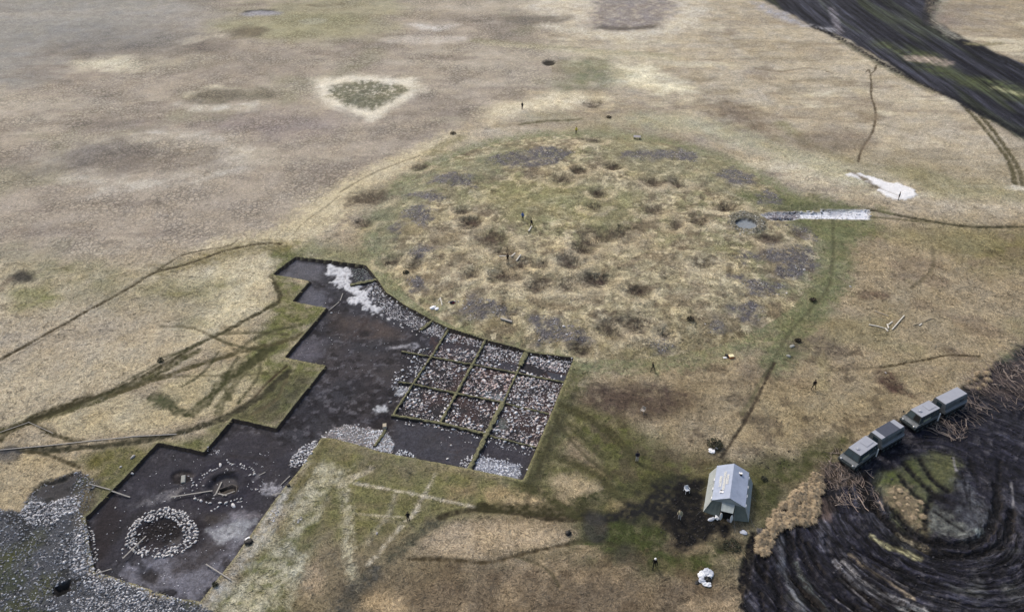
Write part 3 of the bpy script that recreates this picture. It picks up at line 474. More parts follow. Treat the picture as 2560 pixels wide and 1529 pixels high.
for k in range(46):                                   # single ruts left by turning tracks
    rc = random.uniform(9, 34); a0 = random.uniform(-3.0, -.2); sp_ = random.uniform(.25, .9); wdt = random.uniform(.16, .42)
    tt = np.linspace(a0, a0 + sp_, 9); rr_ = rc - .6 * tt + .5 * np.sin(tt * 2 + k); cc_ = [(ctr[0] + a_ * math.cos(b_), ctr[1] + a_ * math.sin(b_)) for a_, b_ in zip(rr_, tt)]
    cc_ = [q for q in cc_ if inside(np.array([q[0]]), np.array([q[1]]), MUD)[0]]
    if len(cc_) < 3: continue
    line(None, cc_, wdt, (7, 7, 13), .92, .1, na=.12, fr=2, dh=-.16); c3 = [(q[0] + (q[0] - ctr[0]) / rc * wdt, q[1] + (q[1] - ctr[1]) / rc * wdt) for q in cc_]; line(None, c3, wdt * .6, random.choice([(98, 98, 112), (84, 86, 98), (112, 108, 108)]), .75, .1, na=.15, fr=2, br=.9, dh=.07)
RUT[m, 0] = a * (1 - .45 * smooth(0, 1, (X[m] - 40) / 20 + (Y[m] - 66) / 8)); _isl = WP('s', [(610, 420), (700, 260), (1060, 150), (1530, 180), (1700, 500), (1950, 900), (1800, 1120), (1240, 1120), (1000, 960), (850, 760), (680, 640)]); _di, _, _ = seg_dist(X[m], Y[m], _isl, True); _si = np.where(inside(X[m], Y[m], _isl), _di, -_di); RUT[m, 0] *= 1 - .75 * smooth(-.6, .8, _si)
poly('i', [(1430, 470), (1950, 330), (2000, 420), (1950, 560), (1800, 640), (1750, 900), (1600, 860), (1440, 620)], (92, 96, 62), .7, 1, na=1.2, br=.5)
poly('s', [(610, 420), (700, 300), (820, 280), (880, 380), (800, 450), (640, 460)], (84, 94, 44), .85, .5, br=.6); poly('s', [(900, 230), (1060, 150), (1250, 400), (1200, 480), (1000, 420)], (78, 86, 46), .75, .6, br=.7); poly('s', [(1270, 190), (1530, 180), (1560, 380), (1400, 450), (1290, 340)], (86, 88, 52), .8, .7, br=.7)
poly('s', [(620, 480), (900, 430), (1000, 540), (1180, 700), (1200, 1080), (1000, 960), (850, 760), (680, 640)], (126, 112, 86), .85, .6, na=1.3, fr=.8, br=.7, dh=.2)
poly('s', [(1260, 760), (1340, 680), (1600, 850), (1750, 1000), (1740, 1180), (1400, 1150), (1240, 1000)], (104, 108, 104), .75, .6, na=1.4, fr=.8, br=.9); poly('s', [(1560, 440), (1720, 360), (1860, 500), (2040, 900), (2020, 1050), (1800, 1080), (1700, 800)], (80, 84, 92), .6, .8, na=1.4, fr=.8, br=1)
poly('s', [(1830, 1040), (1960, 1030), (1980, 1080), (1880, 1120)], (138, 150, 150), .8, .3)
for pts, w, dh in [([(520, 700), (700, 900), (850, 1060), (1100, 1220), (1250, 1330), (1500, 1390), (1800, 1390), (2050, 1330), (2250, 1200), (2320, 1000), (2330, 800)], .8, -.3),
                   ([(400, 560), (560, 800), (850, 1100), (1000, 1230), (1200, 1300)], .6, -.25),
                   ([(850, 860), (1000, 1020), (1150, 1130), (1300, 1220), (1550, 1260), (1850, 1220), (2020, 1080), (2130, 850), (2160, 600), (2120, 480)], .9, -.3),
                   ([(950, 200), (1060, 340), (1200, 470), (1330, 600), (1500, 680)], .8, -.2), ([(1150, 150), (1250, 320), (1350, 440), (1500, 540)], .7, -.2),
                   ([(1300, 620), (1220, 760), (1210, 900), (1210, 1040)], .6, -.12), ([(1330, 800), (1500, 920), (1700, 1050)], .4, -.12), ([(880, 330), (950, 470), (1100, 600), (1180, 700)], .5, -.15),
                   ([(2170, 120), (2170, 400)], .5, -.2), ([(1790, 150), (1830, 320)], .5, -.1), ([(380, 330), (420, 560), (560, 780)], 1.2, -.15)]:
    line('s', pts, w * 1.05, (14, 14, 20), .93, .22, dh=dh, na=.25, fr=1.5)
for pts, w in [([(700, 450), (710, 700), (760, 900), (900, 1200), (1100, 1400), (1150, 1500)], .9), ([(820, 400), (830, 600), (930, 800), (1000, 1000), (1200, 1250), (1450, 1500)], .6),
               ([(930, 550), (1050, 850), (1250, 1080), (1500, 1300), (1650, 1500)], .6), ([(1180, 450), (1200, 650), (1300, 850), (1500, 1080), (1800, 1330), (1950, 1500)], .5),
               ([(1300, 700), (1500, 900), (1800, 1100), (2100, 1300), (2400, 1500)], .35), ([(500, 900), (560, 1200), (600, 1500)], .7), ([(330, 750), (330, 1000)], 1.2), ([(320, 1200), (380, 1500)], .35),
               ([(1500, 600), (1800, 750), (2100, 880), (2485, 1020)], .4), ([(250, 450), (180, 700), (120, 950), (100, 1150)], 1.1)]:
    line('t', pts, w, (16, 16, 24), .9, .2, dh=-.25, na=.2, fr=1.5)
for pts, w, c, al in [([(1390, 780), (1500, 900), (1700, 1080), (2000, 1240), (2300, 1340), (2485, 1400)], .5, (140, 138, 140), .7), ([(1300, 780), (1450, 980), (1640, 1140), (1900, 1280)], .45, (132, 132, 138), .6),
               ([(1480, 700), (1700, 880), (2050, 1080), (2300, 1270)], .4, (118, 106, 88), .7), ([(600, 750), (650, 1000), (750, 1200), (900, 1400)], .45, (98, 102, 108), .6), ([(780, 800), (880, 1050), (1100, 1300), (1250, 1500)], .5, (88, 94, 92), .6),
               ([(1770, 470), (1900, 560), (2100, 620), (2250, 690), (2380, 740)], .8, (136, 132, 96), .8), ([(2100, 420), (2300, 520), (2480, 600)], .8, (116, 108, 88), .8), ([(570, 420), (600, 640), (580, 900)], .7, (84, 88, 100), .7),
               ([(2100, 1380), (2300, 1400), (2485, 1440)], .7, (146, 148, 148), .6), ([(1150, 260), (1150, 500), (1160, 600)], 1.3, (74, 74, 84), .7)]:
    line('t', pts, w, c, al, .2, na=.25, br=.6, fr=1.5, dh=.05)
for k in range(16):
    x0 = 1560 + k * 58 + random.uniform(-20, 20); y0 = random.uniform(60, 500); L = random.uniform(120, 420)
    line('s', [(x0, y0), (x0 + random.uniform(-5, 25), y0 + L * .5), (x0 + random.uniform(0, 40), y0 + L)], random.uniform(.12, .3), random.choice([(18, 18, 26), (18, 18, 26), (126, 124, 128)]), .75, .12, na=.1)
poly('i', [(980, 680), (1080, 660), (1110, 760), (1060, 820), (990, 800)], (72, 60, 56), .9, .5, mix=(0, 0, 1)); poly('w', [(360, 750), (470, 740), (480, 870), (380, 900)], (84, 78, 74), .7, .3)
poly('w', [(100, 420), (500, 400), (820, 560), (820, 760), (500, 800), (300, 850), (60, 620)], (98, 84, 70), .7, .8, na=1, br=.5); line('w', [(380, 200), (520, 400), (760, 510)], .9, (12, 12, 12), .9, .35)
poly('v', [(1800, 560), (2150, 330), (2397, 330), (2600, 500), (2600, 900), (2200, 900), (1800, 850), (1600, 650)], (74, 64, 62), .7, 1.5, na=1.8, br=.8)
poly('v', [(1600, 600), (1800, 520), (1750, 760), (1600, 720)], (140, 124, 100), .7, .8, br=.5); poly('v', [(2000, 350), (2300, 100), (2397, 60), (2397, 150), (2150, 360)], (92, 102, 72), .7, 1, br=.4)
line('v', [(1550, 760), (1750, 840), (1850, 800)], 1.2, (22, 20, 20), .8, .5)
# ploughed band
BAND = WP('m', [(1700, -160), (1850, 0), (1960, 60), (2060, 100), (2200, 185), (2340, 260), (2485, 340), (2700, 470), (2850, 400), (2485, 155), (2340, 95), (2290, 60), (2250, 30), (2260, -60), (2300, -200)])
axis = WP('m', [(1900, -160), (2050, -20), (2200, 70), (2350, 165), (2485, 250), (2750, 420)]); axis = smooth_line(axis, 2)
m = sel(BAND.min(0) - 4, BAND.max(0) + 4); x, y = X[m], Y[m]
dd, _, _ = seg_dist(x, y, BAND, True); s = np.where(inside(x, y, BAND), dd, -dd) + 1.2 * fbm(x, y, .15, 3, 301)
a = smooth(-1.1, 1.1, s); apply(m, a, (36, 37, 46), 0, (0, .4, .3)); mm = m[a > .3]; x, y = X[mm], Y[mm]; aa = a[a > .3]
_, qx, qy = seg_dist(x, y, axis, False); L_ = axis[-1] - axis[0]; L_ /= np.linalg.norm(L_)
t_ = qx * L_[0] + qy * L_[1]; e = (x - qx) * -L_[1] + (y - qy) * L_[0]; e = e + 2.5 * fbm(x, y, .02, 2, 302)
s1 = fbm(t_ * .03, e * .55, 1, 5, 303, .7); s2 = fbm(t_ * .02, e * .16, 1, 3, 304); s3 = fbm(t_ * .1, e * 1.1, 1, 3, 305)
apply(mm, smooth(.02, .4, s1 + .3 * s3) * .6 * aa, (66, 68, 82), 0, None); apply(mm, smooth(.0, .35, -s1 + .3 * s3) * .9 * aa, (16, 16, 27), 0, None); apply(mm, smooth(.08, .4, s2) * .5 * aa, (60, 68, 42), 0, None)
RUT[mm, 1] = aa; AXD = L_
poly('c', [(1380, 280), (1600, 360), (1800, 380), (2000, 520), (2454, 620), (2454, 740), (2100, 640), (1700, 480), (1450, 350)], (70, 78, 44), .6, 3, br=.7); poly('c', [(1600, 400), (1780, 400), (1930, 440), (1900, 470), (1650, 430)], (146, 132, 118), .8, 1.6, br=.5)
line('c', [(2250, 630), (2454, 680)], 2, (138, 138, 100), .7, 1); poly('c', [(520, 20), (620, 40), (900, 170), (1100, 210), (1100, 240), (860, 190), (640, 110)], (168, 168, 176), .75, 2.4, br=.5); line('c', [(1080, 60), (1110, 150), (1140, 240)], 2, (118, 114, 122), .6, .8)
line('c', [(1830, -40), (1830, 20), (1795, 100), (1800, 160), (1850, 220), (2000, 300), (2200, 370), (2454, 500)], 2.6, (12, 12, 20), .95, .8, sm=3); line('c', [(1780, -40), (1780, 20), (1740, 120), (1750, 180)], 1.6, (36, 36, 40), .85, .6, sm=3)
line('c', [(1900, -60), (1850, 60), (1820, 130), (1860, 200), (1960, 270)], 3, (152, 150, 134), .5, 1.2); line('c', [(950, 190), (1150, 280), (1500, 490), (1800, 640), (2000, 720), (2150, 800), (2454, 960)], 2.0, (14, 14, 22), .92, .7); line('c', [(1150, 300), (1480, 500), (1800, 660)], 1.5, (120, 116, 92), .7, .8)
poly('c', [(1830, 90), (1960, 100), (1960, 160), (1870, 190), (1830, 150)], (140, 124, 112), .6, 3); line('c', [(2060, 315), (2200, 320), (2290, 310)], 2.4, (120, 114, 80), .7, 1); blob('c', 2050, 50, 12, 3, (136, 126, 112), .6)
blob('b', 1490, 447, 1.7, 2.2, (44, 40, 32), .95, soft=.5, dh=-.4)
for _k in (1,):  # fine scale albedo variation of the turf
    g = MIX[:, 1]; nn = fbm(X, Y, 1.3, 3, 401); ALB *= (1 + .13 * g * nn)[:, None]
    hg = fbm(X, Y, .3, 3, 402); ALB[:, 2] *= 1 - .10 * g * hg; ALB[:, 0] *= 1 + .04 * g * hg
HT += MIX[:, 1] * (Y < 150) * .05 * fbm(X, Y, 1.7, 2, 411) + MIX[:, 2] * .05 * fbm(X, Y, 2.5, 2, 412)

# ------------------------------------------------------------------ build the ground sheet
def tag(o, label=None, cat=None, group=None, kind=None):
    if label: o['label'] = label
    if cat: o['category'] = cat
    if group: o['group'] = group
    if kind: o['kind'] = kind
    return o
def mesh_np(name, V, F, mats, cols=None, smoothsh=False, mi=None):
    me = bpy.data.meshes.new(name); V = np.asarray(V, np.float32); F = np.asarray(F, np.int32)
    me.vertices.add(len(V)); me.vertices.foreach_set('co', V.ravel())
    k = F.shape[1]; me.loops.add(F.size); me.loops.foreach_set('vertex_index', F.ravel())
    me.polygons.add(len(F)); me.polygons.foreach_set('loop_start', np.arange(0, F.size, k, dtype=np.int32))
    if smoothsh: me.polygons.foreach_set('use_smooth', np.ones(len(F), bool))
    if mi is not None: me.polygons.foreach_set('material_index', np.asarray(mi, np.int32))
    for m_ in mats: me.materials.append(m_)
    me.update(calc_edges=True)
    for n_, c_ in (cols or {}).items():
        at = me.color_attributes.new(n_, 'FLOAT_COLOR', 'POINT'); c4 = np.ones((len(V), 4), np.float32); c4[:, :3] = c_
        at.data.foreach_set('color', c4.ravel())
    return me
def new_mat(name):
    m_ = bpy.data.materials.new(name); m_.use_nodes = True; nt_ = m_.node_tree
    return m_, nt_, nt_.nodes['Principled BSDF']
class NB:
    def __init__(s, nt_): s.nt = nt_
    def n(s, t, **k):
        o = s.nt.nodes.new(t)
        for a_, v in k.items(): setattr(o, a_, v)
        return o
    def l(s, a_, b_): s.nt.links.new(a_, b_)
    def math(s, op, a_, b_=None, clamp=False):
        o = s.n('ShaderNodeMath', operation=op); o.use_clamp = clamp
        for i, v in enumerate((a_, b_)):
            if v is None: continue
            if isinstance(v, (int, float)): o.inputs[i].default_value = v
            else: s.l(v, o.inputs[i])
        return o.outputs[0]
    def noise(s, co, scale, det=4, rough=.6, dist=0):
        o = s.n('ShaderNodeTexNoise'); o.inputs['Scale'].default_value = scale; o.inputs['Detail'].default_value = det
        o.inputs['Roughness'].default_value = rough; o.inputs['Distortion'].default_value = dist; s.l(co, o.inputs['Vector']); return o.outputs['Fac']
    def mapr(s, v, a_, b_, c_, d_):
        o = s.n('ShaderNodeMapRange'); s.l(v, o.inputs[0])
        for i, q in enumerate((a_, b_, c_, d_)): o.inputs[i + 1].default_value = q
        return o.outputs[0]

gm, gnt, gp = new_mat('steppe_ground'); B = NB(gnt)
ca = B.n('ShaderNodeAttribute', attribute_name='alb'); cm = B.n('ShaderNodeAttribute', attribute_name='mix')
sep = B.n('ShaderNodeSeparateColor'); B.l(cm.outputs['Color'], sep.inputs[0]); crk, grs, wet = sep.outputs[0], sep.outputs[1], sep.outputs[2]
geo = B.n('ShaderNodeNewGeometry'); pos = geo.outputs['Position']
sc2 = B.n('ShaderNodeVectorMath', operation='MULTIPLY'); B.l(pos, sc2.inputs[0]); sc2.inputs[1].default_value = (1, 1, .2)
wn = B.n('ShaderNodeTexNoise'); wn.inputs['Scale'].default_value = .8; wn.inputs['Detail'].default_value = 3; B.l(sc2.outputs[0], wn.inputs['Vector'])
wmix = B.n('ShaderNodeVectorMath', operation='MULTIPLY_ADD'); B.l(wn.outputs['Color'], wmix.inputs[0]); wmix.inputs[1].default_value = (1.4, 1.4, 0); B.l(sc2.outputs[0], wmix.inputs[2])
# tussocky fibres: two stretched noises turned different ways
def stretched(rot, sx, sy, scale):
    mp_ = B.n('ShaderNodeMapping'); mp_.inputs['Rotation'].default_value = (0, 0, rot); mp_.inputs['Scale'].default_value = (sx, sy, .3); B.l(wmix.outputs[0], mp_.inputs[0])
    return B.noise(mp_.outputs[0], scale, 4, .7)
f1 = stretched(.5, 1, 3.2, 1.5); f2 = stretched(-.7, 3.0, 1, 1.5); fine = B.noise(sc2.outputs[0], 5.5, 5, .75); mid = B.noise(sc2.outputs[0], 1.1, 5, .65)
fib = B.math('MAXIMUM', f1, f2); fibv = B.mapr(fib, .42, .74, .5, 1.42); finev = B.mapr(fine, .3, .7, .5, 1.5); midv = B.mapr(mid, .3, .7, .84, 1.16)
var = B.math('MULTIPLY', B.math('MULTIPLY', fibv, finev), midv)
big = B.mapr(B.noise(sc2.outputs[0], .33, 8, .72), .3, .7, .74, 1.3); var = B.math('MULTIPLY', var, big)
varg = B.math('ADD', B.math('MULTIPLY', B.math('SUBTRACT', var, 1.0), B.math('ADD', B.math('MULTIPLY', grs, .7), .35)), 1.04)
# cracked tussock pans
vo = B.n('ShaderNodeTexVoronoi', feature='DISTANCE_TO_EDGE'); vo.inputs['Scale'].default_value = 1.12; B.l(wmix.outputs[0], vo.inputs['Vector'])
cn = B.noise(sc2.outputs[0], .09, 3, .6); cmask = B.math('MULTIPLY', crk, B.mapr(cn, .38, .6, .15, 1.0))
cr = B.math('MULTIPLY', B.mapr(vo.outputs['Distance'], .03, .2, 1, 0), cmask); crf = B.math('SUBTRACT', 1.0, B.math('MULTIPLY', cr, .42))
cru = B.n('ShaderNodeAttribute', attribute_name='rut'); seru = B.n('ShaderNodeSeparateColor'); B.l(cru.outputs['Color'], seru.inputs[0])
off = B.n('ShaderNodeVectorMath', operation='SUBTRACT'); B.l(pos, off.inputs[0]); off.inputs[1].default_value = (50.0, 64.5, 0); so = B.n('ShaderNodeSeparateXYZ'); B.l(off.outputs[0], so.inputs[0])
wob = B.noise(pos, .25, 3, .6)
rr_ = B.math('ADD', B.math('SQRT', B.math('ADD', B.math('MULTIPLY', so.outputs[0], so.outputs[0]), B.math('MULTIPLY', so.outputs[1], so.outputs[1]))), B.math('MULTIPLY', wob, 1.6)); th_ = B.math('ARCTAN2', so.outputs[1], so.outputs[0]); rr_ = B.math('ADD', rr_, B.math('MULTIPLY', th_, .6))
def streak(u, v, su, sv, det=5):
    cx_ = B.n('ShaderNodeCombineXYZ'); B.l(B.math('MULTIPLY', u, su), cx_.inputs[0]); B.l(B.math('MULTIPLY', v, sv), cx_.inputs[1]); return B.noise(cx_.outputs[0], 1.0, det, .68)
st_ = streak(rr_, th_, 1.9, 2.4); st2_ = streak(rr_, th_, .55, 2.2, 3)
sv_ = B.math('MULTIPLY', B.mapr(st_, .4, .64, .3, 2.1), B.mapr(st2_, .35, .65, .45, 1.7))
du = B.n('ShaderNodeVectorMath', operation='DOT_PRODUCT'); B.l(pos, du.inputs[0]); du.inputs[1].default_value = (AXD[0], AXD[1], 0); dv = B.n('ShaderNodeVectorMath', operation='DOT_PRODUCT'); B.l(pos, dv.inputs[0]); dv.inputs[1].default_value = (-AXD[1], AXD[0], 0)
bv_ = B.mapr(streak(dv.outputs['Value'], du.outputs['Value'], .85, .035), .36, .64, .3, 2.1)
def lerp1(f, v): return B.math('ADD', 1.0, B.math('MULTIPLY', f, B.math('SUBTRACT', v, 1.0)))
tot = B.math('MULTIPLY', B.math('MULTIPLY', varg, crf), B.math('MULTIPLY', lerp1(seru.outputs[0], sv_), lerp1(seru.outputs[1], bv_)))
mul = B.n('ShaderNodeVectorMath', operation='SCALE'); B.l(ca.outputs['Color'], mul.inputs[0]); B.l(tot, mul.inputs[3])
sn = B.n('ShaderNodeSeparateXYZ'); B.l(geo.outputs['True Normal'], sn.inputs[0]); steep = B.mapr(sn.outputs[2], .78, .5, 0, 1)
soil = B.n('ShaderNodeMix', data_type='RGBA'); B.l(steep, soil.inputs[0]); B.l(mul.outputs[0], soil.inputs[6]); soil.inputs[7].default_value = (*alb((50, 45, 42)), 1)   # bare soil shows on the cut sides
B.l(soil.outputs[2], gp.inputs['Base Color'])
rg_ = B.math('SUBTRACT', .95, B.math('MULTIPLY', wet, .38)); B.l(rg_, gp.inputs['Roughness']); gp.inputs['Specular IOR Level'].default_value = .12
bh = B.math('ADD', B.math('MULTIPLY', fib, .5), B.math('ADD', B.math('MULTIPLY', fine, .35), B.math('MULTIPLY', mid, .6))); bh = B.math('SUBTRACT', bh, B.math('MULTIPLY', cr, .5))
bh = B.math('ADD', bh, B.math('MULTIPLY', B.math('MULTIPLY', seru.outputs[0], st_), 3.0)); bp = B.n('ShaderNodeBump'); bp.inputs['Strength'].default_value = .75; bp.inputs['Distance'].default_value = .25; B.l(bh, bp.inputs['Height']); B.l(bp.outputs[0], gp.inputs['Normal'])

idx = np.arange(N).reshape(NR, NC)
F = np.stack([idx[:-1, :-1], idx[:-1, 1:], idx[1:, 1:], idx[1:, :-1]], -1).reshape(-1, 4)
gme = mesh_np('ground', np.stack([X, Y, HT], 1), F, [gm], {'alb': ALB, 'mix': MIX, 'rut': RUT}, True)
ground = bpy.data.objects.new('ground', gme); C.objects.link(ground); tag(ground, kind='structure')
HG = HT.reshape(NR, NC)
def HZ(x, y):
    x = np.asarray(x, float); y = np.asarray(y, float)
    j = np.clip(np.interp(y, ys, np.arange(NR)), 0, NR - 1.001); i = np.clip(np.interp(x / (y + Y0), us, np.arange(NC)), 0, NC - 1.001)
    a_, b_ = j.astype(int), i.astype(int); fj, fi = j - a_, i - b_
    return (HG[a_, b_] * (1 - fi) + HG[a_, b_ + 1] * fi) * (1 - fj) + (HG[a_ + 1, b_] * (1 - fi) + HG[a_ + 1, b_ + 1] * fi) * fj
def albedo_at(x, y):
    j = np.clip(np.rint(np.interp(y, ys, np.arange(NR))).astype(int), 0, NR - 1); i = np.clip(np.rint(np.interp(x / (y + Y0), us, np.arange(NC))).astype(int), 0, NC - 1)
    return ALB.reshape(NR, NC, 3)[j, i], MIX.reshape(NR, NC, 3)[j, i]
#@@OBJECTS@@
# ------------------------------------------------------------------ shape kit
def mat(name, col, rough=.85, metal=0, noise=0, nscale=3.0, spec=.3, use_attr=False, bump=0, vary=0):
    m_, nt_, p_ = new_mat(name); b_ = NB(nt_)
    p_.inputs['Roughness'].default_value = rough; p_.inputs['Metallic'].default_value = metal; p_.inputs['Specular IOR Level'].default_value = spec
    c_ = alb(col)
    tc = b_.n('ShaderNodeNewGeometry').outputs['Position']
    nz = b_.noise(tc, nscale, 4, .65)
    f_ = b_.mapr(nz, .3, .7, 1 - noise, 1 + noise)
    v = b_.n('ShaderNodeVectorMath', operation='SCALE')
    if vary:
        oi = b_.n('ShaderNodeObjectInfo'); f_ = b_.math('MULTIPLY', f_, b_.mapr(oi.outputs['Random'], 0, 1, 1 - vary, 1 + vary * .6))
    if use_attr:
        a_ = b_.n('ShaderNodeAttribute', attribute_name='alb'); b_.l(a_.outputs['Color'], v.inputs[0])
    else: v.inputs[0].default_value = tuple(c_)
    b_.l(f_, v.inputs[3]); b_.l(v.outputs[0], p_.inputs['Base Color'])
    if bump:
        bp_ = b_.n('ShaderNodeBump'); bp_.inputs['Strength'].default_value = bump; bp_.inputs['Distance'].default_value = .05
        b_.l(nz, bp_.inputs['Height']); b_.l(bp_.outputs[0], p_.inputs['Normal'])
    return m_
class MB:
    def __init__(s): s.v = []; s.f = []
    def add(s, V, F, M=None):
        o = len(s.v)
        for p in V:
            p = Vector(p); s.v.append(tuple(M @ p if M is not None else p))
        for f in F: s.f.append([o + i for i in f])
        return s
    def box(s, x0, x1, y0, y1, z0, z1, M=None, taper=0):
        V = [(x0, y0, z0), (x1, y0, z0), (x1, y1, z0), (x0, y1, z0), (x0 + taper, y0 + taper, z1), (x1 - taper, y0 + taper, z1), (x1 - taper, y1 - taper, z1), (x0 + taper, y1 - taper, z1)]
        return s.add(V, [(0, 3, 2, 1), (4, 5, 6, 7), (0, 1, 5, 4), (1, 2, 6, 5), (2, 3, 7, 6), (3, 0, 4, 7)], M)
    def prism(s, prof, a0, a1, axis='x', M=None):
        """prof: 2D outline; extruded along the axis"""
        n = len(prof); V = []
        for a_ in (a0, a1):
            for p, q in prof: V.append((a_, p, q) if axis == 'x' else (p, a_, q) if axis == 'y' else (p, q, a_))
        return s.add(V, [tuple(range(n)), tuple(range(2 * n - 1, n - 1, -1))] + [(i, i + n, (i + 1) % n + n, (i + 1) % n) for i in range(n)], M)
    def quad(s, a, b, c, d, th=.02):
        a, b, c, d = map(Vector, (a, b, c, d)); n = (b - a).cross(d - a).normalized() * th
        return s.add([a, b, c, d, a + n, b + n, c + n, d + n], [(0, 3, 2, 1), (4, 5, 6, 7), (0, 1, 5, 4), (1, 2, 6, 5), (2, 3, 7, 6), (3, 0, 4, 7)])
    def tube(s, pts, r0, r1=None, n=6):
        r1 = r0 if r1 is None else r1; pts = [Vector(p) for p in pts]; V = []; F = []
        for i, p in enumerate(pts):
            d = (pts[min(i + 1, len(pts) - 1)] - pts[max(i - 1, 0)]).normalized(); u = d.orthogonal().normalized(); w = d.cross(u)
            if i and abs(u.dot(pu)) < .99: u = (pu - d * pu.dot(d)).normalized(); w = d.cross(u)
            pu = u; r = r0 + (r1 - r0) * i / (len(pts) - 1)
            for k in range(n): V.append(p + (u * math.cos(2 * math.pi * k / n) + w * math.sin(2 * math.pi * k / n)) * r)
        for i in range(len(pts) - 1):
            for k in range(n): F.append((i * n + k, i * n + (k + 1) % n, (i + 1) * n + (k + 1) % n, (i + 1) * n + k))
        F += [tuple(range(n))[::-1], tuple((len(pts) - 1) * n + k for k in range(n))]
        return s.add(V, F)
    def blob(s, c, rx, ry, rz, seed=0, jit=.15, n=9, m=6):
        r = random.Random(seed); V = [(c[0], c[1], c[2] - rz)]; F = []
        for i in range(1, m):
            t = math.pi * i / m - math.pi / 2
            for k in range(n):
                a_ = 2 * math.pi * k / n; q = 1 + r.uniform(-jit, jit)
                V.append((c[0] + rx * q * math.cos(t) * math.cos(a_), c[1] + ry * q * math.cos(t) * math.sin(a_), c[2] + rz * q * math.sin(t)))
        V.append((c[0], c[1], c[2] + rz)); L = len(V) - 1
        for k in range(n):
            F.append((0, 1 + (k + 1) % n, 1 + k)); F.append((L, L - n + k, L - n + (k + 1) % n))
            for i in range(m - 2): F.append((1 + i * n + k, 1 + i * n + (k + 1) % n, 1 + (i + 1) * n + (k + 1) % n, 1 + (i + 1) * n + k))
        return s.add(V, F)
    def mesh(s, name, material, smoothsh=False):
        me = bpy.data.meshes.new(name); me.from_pydata(s.v, [], s.f); me.update(); me.materials.append(material)
        if smoothsh: me.polygons.foreach_set('use_smooth', [True] * len(me.polygons))
        return me
    def build(s, name, material, parent=None, smoothsh=False, bevel=0):
        me = s.mesh(name, material, smoothsh)
        if bevel:
            bm = bmesh.new(); bm.from_mesh(me); bmesh.ops.bevel(bm, geom=[e for e in bm.edges if e.calc_face_angle(0) > .5], offset=bevel, segments=1, affect='EDGES', clamp_overlap=True); bm.to_mesh(me); bm.free()
        o = bpy.data.objects.new(name, me); C.objects.link(o)
        if parent is not None: o.parent = parent
        return o
def empty(name, x, y, z=None, rz=0, label=None, cat=None, group=None):
    o = bpy.data.objects.new(name, None); C.objects.link(o); o.location = (x, y, float(HZ(x, y)) if z is None else z); o.rotation_euler = (0, 0, rz)
    o.empty_display_size = .2; return tag(o, label, cat, group)

# ------------------------------------------------------------------ stones
def ico(sub):
    bm = bmesh.new(); bmesh.ops.create_icosphere(bm, subdivisions=sub, radius=1); V = np.array([v.co[:] for v in bm.verts]); F_ = np.array([[v.index for v in f.verts] for f in bm.faces]); bm.free(); return V, F_
I1, I2 = ico(1), ico(2)
def stone_tpl(base, seed):
    V, F_ = base; r = np.random.default_rng(seed); V = V.copy()
    for _ in range(5):                                             # flat faces knocked off the lump
        d = r.normal(size=3); d /= np.linalg.norm(d); h = r.uniform(.5, .8); p = V @ d; V -= np.outer(np.maximum(p - h, 0), d)
    V *= 1 + r.uniform(-.1, .1, (len(V), 1)); return V * np.array([1, r.uniform(.6, .85), r.uniform(.35, .6)]), F_
TPL = [stone_tpl(I1, 900 + i) for i in range(8)]
stone_mat = mat('broken_stone', (200, 200, 204), .9, noise=.16, nscale=9, use_attr=True)
boulder_mat = mat('pale_boulder', (196, 193, 192), .9, noise=.35, nscale=3, bump=.4, vary=.35)
boulder_grey = mat('grey_boulder', (150, 152, 146), .9, noise=.2, nscale=7, bump=.4)
